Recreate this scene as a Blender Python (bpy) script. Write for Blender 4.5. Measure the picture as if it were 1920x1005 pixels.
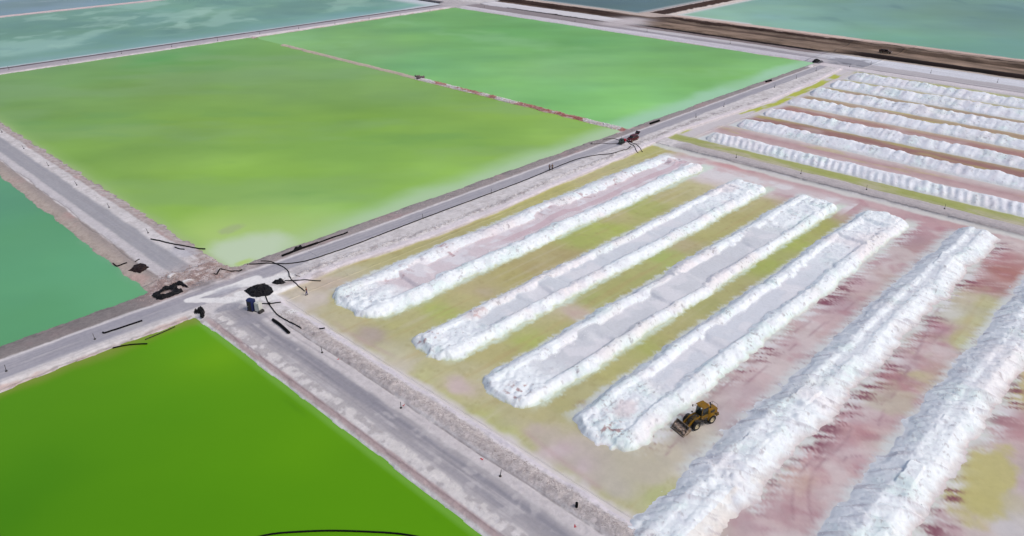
import bpy, bmesh, math, random
import numpy as np
from mathutils import Vector, Matrix, Euler

random.seed(7)
RNG = np.random.default_rng(11)
scene = bpy.context.scene
for o in list(bpy.data.objects):
    bpy.data.objects.remove(o)
COL = scene.collection

# ------------------------------------------------------------------ camera
CAM_H = 70.0
FPX, PITCH, ROLL, YAW = 1446.54, 0.469863, -0.003752, 0.771137
_fw = np.array([math.cos(YAW) * math.cos(PITCH), math.sin(YAW) * math.cos(PITCH), -math.sin(PITCH)])
_r0 = np.array([math.sin(YAW), -math.cos(YAW), 0.0])
_u0 = np.cross(_r0, _fw)
_r = _r0 * math.cos(ROLL) + _u0 * math.sin(ROLL)
_u = -_r0 * math.sin(ROLL) + _u0 * math.cos(ROLL)
cam_data = bpy.data.cameras.new('camera')
cam = bpy.data.objects.new('camera', cam_data)
COL.objects.link(cam)
m = Matrix(((_r[0], _u[0], -_fw[0], 0), (_r[1], _u[1], -_fw[1], 0), (_r[2], _u[2], -_fw[2], CAM_H), (0, 0, 0, 1)))
cam.matrix_world = m
cam_data.sensor_width = 36.0
cam_data.lens = FPX / 1920 * 36.0
cam_data.clip_start = 1.0
cam_data.clip_end = 20000
scene.camera = cam

# ------------------------------------------------------------------ sky and sun (bright overcast)
SUN_EL, SUN_AZ = math.radians(52), math.atan2(-0.93, 0.30)      # direction towards the sun, in the ground plane
world = bpy.data.worlds.new('World')
scene.world = world
world.use_nodes = True
nt = world.node_tree
sky = nt.nodes.new('ShaderNodeTexSky')
sky.sky_type = 'NISHITA'
sky.sun_disc = False
sky.sun_elevation = SUN_EL
sky.sun_rotation = math.pi / 2 - SUN_AZ
sky.air_density = 1.0
sky.dust_density = 5.0
sky.ozone_density = 1.0
bg = nt.nodes['Background']
bg.inputs['Strength'].default_value = 0.145
nt.links.new(sky.outputs[0], bg.inputs['Color'])
sl = bpy.data.lights.new('sun', 'SUN')
sl.energy = 0.95
sl.angle = math.radians(24)
sl.color = (1.0, 0.93, 0.84)
sun = bpy.data.objects.new('sun', sl)
COL.objects.link(sun)
sd = Vector((math.cos(SUN_AZ) * math.cos(SUN_EL), math.sin(SUN_AZ) * math.cos(SUN_EL), math.sin(SUN_EL)))
sun.rotation_euler = sd.to_track_quat('Z', 'Y').to_euler()
sun.location = (0, 0, 300)
scene.view_settings.view_transform = 'Standard'
scene.view_settings.look = 'None'
scene.view_settings.exposure = 0.0
scene.view_settings.gamma = 1.0
scene.view_settings.use_curve_mapping = False

# ------------------------------------------------------------------ helpers: measuring, noise, colour
def G(px, py, z=0.0):
    """ground position seen at a measured point of the photograph, for a surface of height z"""
    d = _fw * FPX + _r * (px - 960) + _u * (502.5 - py)
    t = (CAM_H - z) / -d[2]
    return np.array([d[0] * t, d[1] * t])

def hash2(ix, iy, seed):
    n = (ix.astype(np.int64) * 374761393 + iy.astype(np.int64) * 668265263 + seed * 974711) & 0xffffffff
    n = ((n ^ (n >> 13)) * 1274126177) & 0xffffffff
    n = ((n ^ (n >> 16)) * 2246822519) & 0xffffffff
    return ((n ^ (n >> 15)) & 0xffffff) / float(0xffffff)

def vnoise(x, y, seed=0):
    ix, iy = np.floor(x), np.floor(y)
    fx, fy = x - ix, y - iy
    fx = fx * fx * fx * (fx * (fx * 6 - 15) + 10)
    fy = fy * fy * fy * (fy * (fy * 6 - 15) + 10)
    a, b = hash2(ix, iy, seed), hash2(ix + 1, iy, seed)
    c, d = hash2(ix, iy + 1, seed), hash2(ix + 1, iy + 1, seed)
    return (a + (b - a) * fx) * (1 - fy) + (c + (d - c) * fx) * fy

def fbm(x, y, scale, seed=0, octv=4, sy=None):
    """fractal noise in -1..1; scale = size of the largest feature in metres"""
    sy = sy or scale
    X, Y = x / scale, y / sy
    out = 0; amp = 1.0; tot = 0
    for k in range(octv):
        ca, sa = math.cos(0.6 * k), math.sin(0.6 * k)
        if sy != scale:
            ca, sa = 1, 0
        out = out + amp * (vnoise(X * ca - Y * sa + 17.3 * k, X * sa + Y * ca + 9.1 * k, seed + k) * 2 - 1)
        tot += amp; amp *= 0.52; X = X * 2.03; Y = Y * 2.03
    return out / tot * 1.5

def ss(a, b, x):
    t = np.clip((x - a) / (b - a), 0, 1)
    return t * t * (3 - 2 * t)

def band(x, a, b, w=0.3):
    return ss(a - w, a + w, x) * (1 - ss(b - w, b + w, x))

LIGHT = 1.1
def srgb(c, k=LIGHT):
    c = np.asarray(c, float) / 255
    l = np.where(c <= 0.04045, c / 12.92, ((c + 0.055) / 1.055) ** 2.4)
    return np.clip(l / k, 0, 0.93)

def lay(c, col, t, k=LIGHT):
    return c + (srgb(col, k) - c) * np.clip(t, 0, 1)[:, None]

# ------------------------------------------------------------------ materials
def principled(name, col=(0.5, 0.5, 0.5), rough=0.8, metal=0.0, spec=0.5, emit=None):
    mt = bpy.data.materials.new(name)
    mt.use_nodes = True
    b = mt.node_tree.nodes['Principled BSDF']
    b.inputs['Base Color'].default_value = (*col, 1)
    b.inputs['Roughness'].default_value = rough
    b.inputs['Metallic'].default_value = metal
    b.inputs['Specular IOR Level'].default_value = spec
    return mt

def worn(name, col, col2, scale=3.0, rough=0.6, spec=0.4, metal=0.0):
    """procedural paint / rubber / plastic with dust and wear"""
    mt = principled(name, col, rough, metal, spec)
    n = mt.node_tree; b = n.nodes['Principled BSDF']
    tc = n.nodes.new('ShaderNodeTexCoord'); nz = n.nodes.new('ShaderNodeTexNoise')
    nz.inputs['Scale'].default_value = scale; nz.inputs['Detail'].default_value = 6
    r = n.nodes.new('ShaderNodeValToRGB')
    r.color_ramp.elements[0].position = 0.45; r.color_ramp.elements[1].position = 0.72
    r.color_ramp.elements[0].color = (*col, 1); r.color_ramp.elements[1].color = (*col2, 1)
    n.links.new(tc.outputs['Object'], nz.inputs['Vector'])
    n.links.new(nz.outputs['Fac'], r.inputs['Fac'])
    n.links.new(r.outputs['Color'], b.inputs['Base Color'])
    return mt

def ground_mat(name, fine=0.8, coarse=5.0, rough=0.9, bump=0.35, spec=0.15, amt=0.16):
    """colour from the surface's own colour attribute, broken up by two scales of grain"""
    mt = principled(name, (0.5, 0.5, 0.5), rough, 0, spec)
    n = mt.node_tree; L = n.links; b = n.nodes['Principled BSDF']
    at = n.nodes.new('ShaderNodeAttribute'); at.attribute_name = 'Col'
    gr = n.nodes.new('ShaderNodeAttribute'); gr.attribute_name = 'grain'
    geo = n.nodes.new('ShaderNodeNewGeometry')
    n1 = n.nodes.new('ShaderNodeTexNoise'); n1.inputs['Scale'].default_value = 1 / fine
    n1.inputs['Detail'].default_value = 8; n1.inputs['Roughness'].default_value = 0.68
    n2 = n.nodes.new('ShaderNodeTexNoise'); n2.inputs['Scale'].default_value = 1 / coarse
    n2.inputs['Detail'].default_value = 5; n2.inputs['Roughness'].default_value = 0.6
    L.new(geo.outputs['Position'], n1.inputs['Vector']); L.new(geo.outputs['Position'], n2.inputs['Vector'])
    def mth(op, a, c):
        k = n.nodes.new('ShaderNodeMath'); k.operation = op
        for i, v in enumerate((a, c)):
            if isinstance(v, (int, float)): k.inputs[i].default_value = v
            else: L.new(v, k.inputs[i])
        return k.outputs[0]
    g1 = mth('SUBTRACT', n1.outputs['Fac'], 0.5); g2 = mth('SUBTRACT', n2.outputs['Fac'], 0.5)
    a1 = mth('MULTIPLY', g1, mth('ADD', mth('MULTIPLY', gr.outputs['Fac'], 1.8), amt * 2))
    a2 = mth('MULTIPLY', g2, amt * 1.2)
    f = mth('ADD', mth('ADD', a1, a2), 1.0)
    vm = n.nodes.new('ShaderNodeVectorMath'); vm.operation = 'SCALE'
    L.new(at.outputs['Color'], vm.inputs[0]); L.new(f, vm.inputs['Scale'])
    L.new(vm.outputs[0], b.inputs['Base Color'])
    bp = n.nodes.new('ShaderNodeBump'); bp.inputs['Strength'].default_value = bump
    bp.inputs['Distance'].default_value = 0.25
    L.new(n1.outputs['Fac'], bp.inputs['Height']); L.new(bp.outputs[0], b.inputs['Normal'])
    return mt

def brine_mat(name, rough=0.22, spec=0.35, bump=0.03, scale=2.5):
    mt = principled(name, (0.2, 0.4, 0.2), rough, 0, spec)
    n = mt.node_tree; L = n.links; b = n.nodes['Principled BSDF']
    b.inputs['IOR'].default_value = 1.33
    at = n.nodes.new('ShaderNodeAttribute'); at.attribute_name = 'Col'
    L.new(at.outputs['Color'], b.inputs['Base Color'])
    geo = n.nodes.new('ShaderNodeNewGeometry')
    mp = n.nodes.new('ShaderNodeMapping'); mp.inputs['Scale'].default_value = (1 / scale, 0.6 / scale, 1)
    mp.inputs['Rotation'].default_value = (0, 0, 0.8)
    nz = n.nodes.new('ShaderNodeTexNoise'); nz.inputs['Scale'].default_value = 1; nz.inputs['Detail'].default_value = 3
    L.new(geo.outputs['Position'], mp.inputs['Vector']); L.new(mp.outputs[0], nz.inputs['Vector'])
    bp = n.nodes.new('ShaderNodeBump'); bp.inputs['Strength'].default_value = bump; bp.inputs['Distance'].default_value = 0.3
    L.new(nz.outputs['Fac'], bp.inputs['Height']); L.new(bp.outputs[0], b.inputs['Normal'])
    return mt

M_ROAD = ground_mat('packed_salt_road', 0.7, 4.0, 0.9, 0.25, 0.15, 0.11)
M_BANK = ground_mat('crusted_embankment', 0.7, 3.0, 0.95, 0.7, 0.1, 0.17)
M_FLOOR = ground_mat('wet_salt_floor', 0.8, 4.0, 0.6, 0.2, 0.2, 0.10)
M_SALT = ground_mat('piled_salt', 0.5, 2.5, 0.9, 0.5, 0.12, 0.11)
M_BRINE = brine_mat('brine', 0.3, 0.14)

# ------------------------------------------------------------------ mesh helpers
def tag(o, label=None, cat=None, group=None, kind=None):
    if label: o['label'] = label
    if cat: o['category'] = cat
    if group: o['group'] = group
    if kind: o['kind'] = kind
    return o

def np_mesh(name, V, F, mat, col=None, grain=None, smooth=True):
    me = bpy.data.meshes.new(name)
    me.vertices.add(len(V)); me.vertices.foreach_set('co', np.ascontiguousarray(V, dtype=np.float32).ravel())
    k = F.shape[1]
    me.loops.add(len(F) * k); me.loops.foreach_set('vertex_index', F.astype(np.int32).ravel())
    me.polygons.add(len(F)); me.polygons.foreach_set('loop_start', np.arange(0, len(F) * k, k, dtype=np.int32))
    try: me.polygons.foreach_set('loop_total', np.full(len(F), k, dtype=np.int32))
    except Exception: pass
    me.polygons.foreach_set('use_smooth', np.full(len(F), smooth))
    if col is not None:
        a = me.color_attributes.new('Col', 'FLOAT_COLOR', 'POINT')
        c4 = np.ones((len(V), 4), np.float32); c4[:, :3] = col
        a.data.foreach_set('color', c4.ravel())
    if grain is not None:
        a = me.attributes.new('grain', 'FLOAT', 'POINT')
        a.data.foreach_set('value', np.asarray(grain, np.float32))
    me.update(calc_edges=True)
    me.materials.append(mat)
    o = bpy.data.objects.new(name, me)
    COL.objects.link(o)
    return o

def grid_xy(x0, x1, y0, y1, dx, dy):
    xs = np.linspace(x0, x1, max(2, int(round((x1 - x0) / dx)) + 1))
    ys = np.linspace(y0, y1, max(2, int(round((y1 - y0) / dy)) + 1))
    return xs, ys

def grid_faces(nx, ny):
    i = np.arange(nx - 1)[:, None]; j = np.arange(ny - 1)[None, :]
    a = i * ny + j
    return np.stack([a, a + ny, a + ny + 1, a + 1], -1).reshape(-1, 4)

# ------------------------------------------------------------------ the lie of the land
def rect_q(x, y, x0, x1, y0, y1, bl, br, bb, bt, k=0.18):
    """0 on the shore, 1 at the top of the bank, negative inside the pond"""
    a = [(x0 - x) / bl, (x - x1) / br, (y0 - y) / bb, (y - y1) / bt]
    m_ = np.maximum.reduce(a)
    s = sum(np.exp((q - m_) / k) for q in a)
    return m_ + k * np.log(s) * 0.6

# name, x0, x1, y0, y1, bank left, right, bottom, top, level
PONDS = [
    ('C', 60.0, 190.4, 137.6, 365.5, 2.6, 1.6, 4.2, 3.0, -0.6),
    ('E', 193.2, 325.0, 137.6, 363.5, 1.4, 4.0, 4.2, 3.0, -0.6),
    ('D', -600, 44.3, 139.3, 362, 4, 4.2, 5.5, 4, -0.6),
    ('B', -600, 46.3, -600, 124.6, 4, 1.6, 4, 2.2, -0.6),
    ('F', -900, 328.0, 379.0, 525.0, 4, 4, 3.2, 3, -0.6),
    ('Gp', -900, 332.0, 530.5, 1100, 4, 4, 2.5, 3, -0.6),
    ('H', 383.0, 1500, 270.0, 900, 7, 4, 5, 5, -0.6),
    ('I', 392.5, 1500, -900, 250.5, 5, 4, 4, 4.5, -0.6),
]
LY = lambda x: np.interp(x, [60, 76, 97, 120, 146, 166, 190, 203, 253, 290, 318, 330], [121.0, 121.6, 119.3, 119.2, 120.6, 121, 122.5, 123.5, 120.3, 121.5, 123.2, 123.2])

def warp(x, y, s=5.0, a=0.45, seed=3):
    a = a * (1 - 0.6 * band(x, 40, 50, 2) * (y < 118))
    return x + a * fbm(x, y, s, seed, 4), y + a * fbm(x, y, s, seed + 50, 4)

def field_q(x, y, which):
    """positive inside a salt field, measured in metres from its edge"""
    if which == 0:
        return np.minimum.reduce([x - 60.2, 187.0 - x, LY(x) - y])
    return np.minimum.reduce([x - 193.3, 320.3 - x, LY(x) - y])

def height(x, y):
    wx, wy = warp(x, y)
    jag = fbm(x, y, 1.4, 23, 3) * (0.05 + 0.3 * band(x, 56, 62, 1) * ss(142, 146, y))
    h = np.zeros_like(x)
    for n_, x0, x1, y0, y1, bl, br, bb, bt, lv in PONDS:
        q = rect_q(wx + jag, wy + jag, x0, x1, y0, y1, bl, br, bb, bt)
        p = np.where(q > 0, lv - lv * ss(-0.15, 1.0, q), lv - 0.087 + q * 1.2)
        h = np.where(q < 1, np.minimum(h, np.maximum(p, -1.7)), h)
    for w in (0, 1):
        f = field_q(wx, wy, w)
        h = np.where(f > -1.2, np.minimum(h, -0.5 * ss(-0.9, 0.5, f)), h)
    # ditch and gravel berm beside the near road
    fy = 1 - ss(108, 114, y)
    e = 0.5 * fbm(x * 0, y, 9, 77, 2)
    h = h + fy * (0.34 * band(x, 56.8 + e * .4, 58.4 + e * .4, 0.9) - 0.22 * np.exp(-((x - 56.0 - e * .5) / 0.28) ** 2) + 0.16 * band(x, 59.6, 60.3, 0.25)) * ss(-60, -50, y)
    # low spoil line along the far side of the long road, crusty lip along the ditch of the left road
    sp = band(x, 66, 186, 3) * np.exp(-((y - (LY(x) + 3.2 + 0.5 * fbm(x, y * 0, 12, 5, 2))) / 0.8) ** 2)
    h = h + 0.22 * sp * (0.6 + fbm(x, y, 1.2, 8, 3))
    h = h - 0.16 * np.exp(-((x - 48.2 - e) / 0.35) ** 2) * ss(150, 158, y) * (1 - ss(355, 362, y))
    # shallow ditch along the far road
    # divider berm between the fields
    h = h + 0.45 * band(x, 187.8, 191.6, 0.8) * (1 - ss(113, 118, y))
    # dark earth banks beside the far road
    dk = ss(-220, -200, y)
    nb = 0.5 + 0.5 * fbm(x, y, 6, 61, 4)
    h = h + dk * (1 - ss(240, 256, y)) * (1.3 * band(x, 370, 378, 3.2) * (0.6 + 0.6 * nb) - 1.0 * band(x, 351.2, 354.5, 1.6))
    h = h + ss(268, 285, y) * (1.1 * band(x, 363, 370, 2.6) * (0.7 + 0.5 * nb) - 0.8 * band(x, 343.5, 345.5, 1.2))
    h = h + 1.1 * band(y, 256, 261.5, 2.5) * ss(396, 402, x)
    # rubble at the crossing
    rb = np.exp(-(((x - 59.0) / 5) ** 2 + ((y - 137.0) / 5.5) ** 2)) + np.exp(-(((x - 50) / 5) ** 2 + ((y - 140) / 5) ** 2)) * 0.7
    h = h + rb * (0.10 + 0.34 * fbm(x, y, 2.0, 41, 4))
    rough = 0.035 + 0.06 * fy * band(x, 56.3, 59.4, .2)
    h = h + rough * fbm(x, y, 0.9, 31, 3)
    return h

# pixel-measured colours of the floor of the near field (wet salt, pools and pink brine stains)
FLOOR_PTS = [(640,505,190,188,160),(700,483,178,175,120),(760,460,172,168,105),(850,425,175,170,110),(920,398,175,175,95),(980,372,185,183,95),(1030,350,180,178,100),(1080,330,190,185,130),(1150,305,185,185,125),(1215,285,180,185,90),
(620,530,195,180,160),(600,560,198,190,180),(640,560,185,185,125),(660,610,190,185,150),(700,625,178,164,150),(740,605,175,178,110),(720,655,195,195,165),(740,690,200,195,180),(790,705,190,195,140),(830,740,185,190,125),(880,790,178,188,112),(930,830,178,190,118),(880,695,192,190,150),(862,722,200,182,180),
(760,598,178,180,120),(820,580,172,190,88),(870,562,185,180,120),(900,547,180,165,125),(960,520,178,170,100),(1000,500,176,162,102),(1050,480,176,162,105),(1090,447,165,182,78),(1140,430,168,190,66),(1150,402,185,180,120),(1200,387,164,182,72),(1250,362,185,180,120),(1280,352,192,190,135),
(1300,325,210,205,208),(1345,332,212,205,208),
(830,690,190,188,140),(870,668,178,175,105),(930,662,180,175,110),(1000,640,168,186,82),(1050,612,180,178,115),(1085,590,200,186,168),(1110,562,170,182,100),(1150,542,168,172,95),(1200,512,165,176,90),(1240,482,160,186,82),(1280,460,180,170,130),(1330,440,178,178,105),(1380,408,170,166,95),(1412,388,182,178,118),
(1000,785,182,178,130),(1060,772,165,165,108),(1100,742,175,175,125),(1150,702,175,176,98),(1200,652,165,176,84),(1250,620,170,170,98),(1300,572,166,172,98),(1350,542,165,168,98),(1420,492,158,178,66),(1480,450,163,184,64),(1530,422,165,172,75),
(1000,812,192,182,168),(1040,850,200,186,190),(1085,885,196,182,186),(1105,905,190,182,172),(965,865,180,190,128),(1060,900,176,186,128),(1115,942,180,190,126),(1170,965,185,190,138),(1150,905,190,186,172),(1210,880,192,187,168),(1260,850,194,188,170),(1240,925,184,196,132),(1290,850,192,188,176),(1360,840,196,198,188),
(1375,795,184,172,178),(1400,742,190,170,176),(1420,702,195,175,178),(1480,652,190,164,170),(1530,602,196,172,176),(1560,572,184,158,167),(1600,522,190,165,171),(1640,482,184,157,164),(1690,442,172,138,148),(1720,422,185,150,158),
(1300,300,205,188,190),(1320,312,206,162,164),(1352,318,196,140,142),(1430,338,200,168,170),(1480,355,194,162,168),(1560,368,196,166,171),(1600,390,190,160,166),(1650,385,196,166,170),(1740,420,188,150,156),(1800,428,194,158,160),(1870,440,196,170,172),
(1860,480,180,126,130),(1890,510,172,112,104),(1820,500,190,164,166),(1850,540,168,116,116),(1900,455,196,176,174),(1812,560,190,182,162),(1850,572,184,186,148),(1832,602,190,192,150),(1780,590,196,198,188),(1760,622,178,134,146),(1802,642,190,196,148),(1740,652,184,150,156),(1702,682,176,134,146),(1720,704,190,180,150),(1660,702,174,124,130),(1700,732,182,136,140),(1640,752,186,160,166),(1600,782,190,165,171),(1680,762,190,160,165),(1620,812,192,148,150),(1590,852,192,160,168),(1660,832,196,190,186),(1540,872,190,152,158),(1500,902,196,165,155),(1450,962,184,154,160),(1520,972,188,160,165),(1560,932,190,166,170),(1405,982,190,166,172),(1300,990,200,190,182),
(1900,740,184,170,118),(1872,782,184,148,154),(1892,802,180,136,142),(1862,832,190,170,172),(1900,902,190,176,180),(1850,900,188,184,150),(1815,935,184,180,110),(1790,985,190,170,175),(1880,985,194,192,196)]
_fp = np.array([np.concatenate([G(p[0], p[1], -0.5), srgb(p[2:])]) for p in FLOOR_PTS])

def rbf(x, y, pts, p=3.2, s0=0.8):
    out = np.zeros((len(x), 3)); W = np.zeros(len(x))
    for q in pts:
        w = 1.0 / ((x - q[0]) ** 2 + (y - q[1]) ** 2 + s0) ** (p / 2)
        out += w[:, None] * q[2:5]; W += w
    return out / W[:, None]

# ridges of the near field: x0, x1, base y high side, crest, trough (lo, hi) , crest, base low side, height
RIDGES = [
    dict(x0=66.0, x1=180, yb1=115.4, c1=112.2, t=(105.9, 108.6), c2=102.6, yb0=99.7, H=1.4, tr=0.35),
    dict(x0=66.4, x1=176.5, yb1=90.2, c1=88.2, t=(84.0, 86.3), c2=82.0, yb0=79.9, H=1.3, tr=0.35),
    dict(x0=66.0, x1=177.5, yb1=73.3, c1=71.1, t=(65.2, 68.8), c2=64.0, yb0=62.3, H=1.3, tr=0.35),
    dict(x0=68.5, x1=179, yb1=57.4, c1=55.4, t=(50.0, 53.4), c2=48.6, yb0=46.3, H=1.4, tr=0.35),
    dict(x0=69.0, x1=180, yb1=38.4, c1=35.6, t=(33.9, 34.5), c2=33.0, yb0=29.9, H=1.45, tr=1.0),
    dict(x0=50.0, x1=181, yb1=20.9, c1=17.6, t=(16.4, 16.8), c2=15.6, yb0=12.9, H=1.5, tr=1.15),
]
STREAK = (0.50, -0.866)

def floor_colour(x, y):
    wx = x + 1.3 * fbm(x, y, 6, 101, 5); wy = y + 1.3 * fbm(x, y, 6, 151, 5)
    c = rbf(wx, wy, _fp)
    # mottling
    n1 = fbm(x, y, 3.0, 111, 5); n2 = fbm(x, y, 9.0, 121, 4)
    c = c * (1 + 0.07 * n1 + 0.05 * n2)[:, None]
    g_ = c.mean(1)[:, None]; c = c + (g_ * np.array([1.05, 1.0, 0.97]) - c) * 0.16
    # ends of the ridges on the far side lie in trampled salt
    ed = ss(168, 179, x + 2.5 * n2) * (1 - ss(180, 184, x)) * (y > 60) * (y < 116)
    c = lay(c, (214, 212, 216), ed * (0.55 + 0.5 * ss(-0.3, 0.4, n1)))
    # stains drawn out along the pushing direction in the pink eastern part
    u = x * STREAK[0] + y * STREAK[1]; v = -x * STREAK[1] + y * STREAK[0]
    pink = ss(0.03, 0.12, (c[:, 0] - c[:, 1]))
    st = fbm(u + 3 * n2, v, 6.0, 131, 5, 1.3) * (0.35 + 0.65 * ss(33, 28, y))
    c = lay(c, (150, 100, 116), pink * ss(0.2, 0.8, st) * 0.42 * ss(-0.2, 0.5, fbm(x, y, 18, 135, 3)))
    c = lay(c, (212, 198, 196), pink * ss(0.22, 0.9, -st) * 0.35)
    c = lay(c, (208, 194, 197), pink * 0.04)
    c = lay(c, (212, 208, 208), pink * ss(0.1, 0.7, fbm(x, y, 7, 137, 5)) * 0.5)
    c = lay(c, (186, 190, 160), pink * ss(0.35, 0.8, fbm(x, y, 9, 138, 4)) * 0.45 * (y < 30))
    c = lay(c, (172, 126, 136), pink * ss(0.15, 0.8, fbm(x, y, 5, 139, 5)) * 0.55)
    yel = ss(0.05, 0.16, np.minimum(c[:, 0], c[:, 1]) - c[:, 2]) 
    c = lay(c, (186, 182, 134), yel * (0.20 + 0.25 * ss(-0.3, 0.5, fbm(x, y, 6, 159, 4))))
    c = lay(c, (156, 146, 100), yel * ss(0.35, 0.9, fbm(x, y, 1.3, 158, 4)) * 0.3)
    # wheel and blade tracks, faint, along the field
    tr = fbm(x, y, 26, 161, 4, 1.1)
    c = lay(c, (176, 156, 112), yel * ss(0.25, 0.9, tr) * 0.35)
    c = lay(c, (198, 192, 172), yel * ss(0.3, 1.0, -tr) * 0.30)
    # pale salt slush washed off the ridges
    for i, r in enumerate(RIDGES):
        inx = ss(r['x0'] + 1.0, r['x0'] + 5, x + fbm(x, y, 3, 169, 3)) * (1 - ss(r['x1'] - 1, r['x1'] + 3, x))
        wide0 = (1.3, 1.0, 1.0, 1.2, 1.6, 1.6)[i]; wide1 = (0.8, 0.8, 0.8, 1.2, 2.4, 1.8)[i]
        fg = fbm(u, v, 5.0, 171 + i, 3, 0.55)
        d0 = (r['yb0'] - y) + (0.5 if i < 3 else 1.1) * fg; d1 = (y - r['yb1']) + 0.6 * fg
        mint = (204, 222, 210) if i < 3 else (206, 216, 212)
        c = lay(c, mint, inx * (1 - ss(0.0, wide0 * (1 + 0.5 * fbm(x, y, 8, 181 + i, 3)), d0)) * (d0 > -4) * (y < r['c2']) * 0.8)
        c = lay(c, (205, 215, 218), inx * (1 - ss(0.0, wide1, d1)) * (y > r['c1']) * 0.8)
        if i >= 3:     # dark wet fingers between the tongues of salt
            f1 = fbm(u, v, 3.6, 191 + i, 3, 0.62); reg = ss(-0.55, 0.25, fbm(x, y, 11, 211, 3) + (0.25 if i > 3 else -0.5))
            wet = ss(0.02, 0.5, -f1) * np.exp(-((r['yb0'] - y - 1.3) / 2.1) ** 2)
            wet1 = ss(0.10, 0.6, -f1) * np.exp(-((y - r['yb1'] - 0.5) / 0.9) ** 2)
            c = lay(c, (128, 74, 92), inx * (wet * 0.95 + wet1 * 0.45) * reg)
            c = lay(c, (214, 216, 220), inx * ss(0.1, 0.5, f1) * np.exp(-((r['yb0'] - y - 1.0) / 1.5) ** 2) * 0.75)
    # pools with a clear edge
    for (cx, cy, rx, ry, a, colr) in POOLS:
        ca, sa = math.cos(a), math.sin(a)
        dx, dy = x - cx, y - cy
        q = np.sqrt(((dx * ca + dy * sa) / rx) ** 2 + ((-dx * sa + dy * ca) / ry) ** 2) + 0.45 * fbm(x, y, 4.2, 221, 5)
        c = lay(c, colr, (1 - ss(0.65, 1.12, q)) * 0.9)
    c = lay(c, (150, 140, 138), np.exp(-(((x - 78.3) / 1.6) ** 2 + ((y - 42.6) / 1.4) ** 2)) * 0.6)  # soft shadow by the loader bucket, painted into the floor colour
    for k_, (xa, ya, xb, yb, cv) in enumerate(((84, 42.6, 140, 41.5, .5), (84, 44.5, 140, 43.8, .5), (70, 42.0, 79, 43.0, 0), (74, 24, 96, 29.5, 1.5), (75.5, 22.5, 97, 28.2, 1.5), (82, 30, 90, 21, 1), (84, 29, 92, 22, -1), (100, 24, 150, 27, 1), (100, 26, 150, 29, -1))):
        t = np.clip((x - xa) / (xb - xa), 0, 1); yt = ya + (yb - ya) * t + cv * np.sin(t * 5) + .2 * fbm(x, y * 0, 4, 5700 + k_, 3)
        tk = np.exp(-((y - yt) / 0.22) ** 2) * (t > 0) * (t < 1) * ss(-0.4, 0.3, fbm(x, y, 3, 5710 + k_, 3))
        c = lay(c, (150, 118, 130), tk * 0.45)
    # washed-out tracks sweeping round the ridge ends
    ar = np.exp(-((x - (63.5 + 1.2 * np.sin(y / 9.0))) / 0.5) ** 2) * (1 - ss(100, 108, y)) * ss(-0.2, 0.6, fbm(x, y, 7, 231, 3))
    c = lay(c, (182, 160, 160), ar * 0.5)
    # salt rim at the foot of the divider and of the near berm
    c = lay(c, (206, 210, 208), ss(184.4, 185.8, x + 0.7 * fbm(x, y, 4, 241, 3)) * 0.85)
    c = lay(c, (208, 204, 205), 1 - ss(60.4, 62.2, x + 0.6 * fbm(x, y, 3, 245, 3)))
    return c

POOLS = [(98.6, 9.6, 9.0, 3.4, 0.12, (186, 181, 122)), (128.0, 10.8, 7.5, 2.4, 0.1, (188, 174, 128))]

UPR = [   # ridges of the far field, centre x, half-width, height, start y
    (204.3, 4.4, 2.0, 115.2), (223.6, 4.7, 2.1, 115.6), (241.2, 4.8, 2.1, 116.0), (259.6, 5.0, 2.2, 116.3),
    (276.6, 5.3, 2.3, 116.8), (293.4, 5.5, 2.4, 116.8), (309.6, 5.2, 2.3, 116.4)]

def far_floor_colour(x, y):
    xs = [193, 196.5, 199.5, 200.5, 208, 214, 219.5, 228, 233, 237, 246, 250, 254.5, 264, 268, 272, 281, 285, 289, 298, 301, 305, 315, 319, 322]
    cs = [(176,178,130),(160,172,62),(165,174,84),(205,205,200),(198,172,176),(184,146,150),(205,200,200),(158,112,106),(158,108,100),(176,166,110),(170,124,112),(172,120,116),(190,175,140),
          (178,160,112),(170,140,108),(190,180,140),(172,150,120),(166,140,114),(182,178,140),(176,176,120),(170,166,112),(190,190,160),(195,192,180),(176,184,112),(200,196,198)]
    L_ = np.array([srgb(q) for q in cs])
    wx = x + 0.7 * fbm(x, y, 14, 301, 4, 14)
    c = np.stack([np.interp(wx, xs, L_[:, k]) for k in range(3)], 1)
    g_ = c.mean(1)[:, None]; c = c + (g_ * np.array([1.06, 1.0, 0.95]) - c) * 0.28
    n1 = fbm(x, y, 3, 311, 4, 14.0)
    c = lay(c, (198, 184, 184), ss(0.1, 0.8, fbm(x, y, 4, 315, 4, 12)) * 0.4)
    c = lay(c, (186, 184, 100), ss(0.25, 0.8, n1) * 0.35 * ss(205, 212, x))
    c = c * (1 + 0.06 * fbm(x, y, 2, 321, 4))[:, None]
    # ridge toes
    for cx, hw, H, ys in UPR:
        d = np.abs(x - cx) - hw
        c = lay(c, (206, 212, 214), (1 - ss(-0.2, 0.8, d + 0.3 * fbm(x, y, 2, 331, 3))) * (y < ys + 1))
    # head of the field: pale crust, then a strip of yellow-green brine along the road
    e = LY(x) - y
    n = fbm(x, y, 5, 341, 4)
    c = lay(c, (200, 196, 200), (1 - ss(4.0, 7.5, e + n)) * ss(198, 202, x))
    blot = ss(-0.35, 0.1, fbm(x, y, 16, 351, 3, 6) + 0.25 * ss(205, 300, x))
    c = lay(c, (176, 184, 76), band(e + 0.35 * n, 0.5, 3.4, 0.35) * blot * ss(198, 201, x) * (1 - ss(316, 318, x)))
    return c

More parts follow.
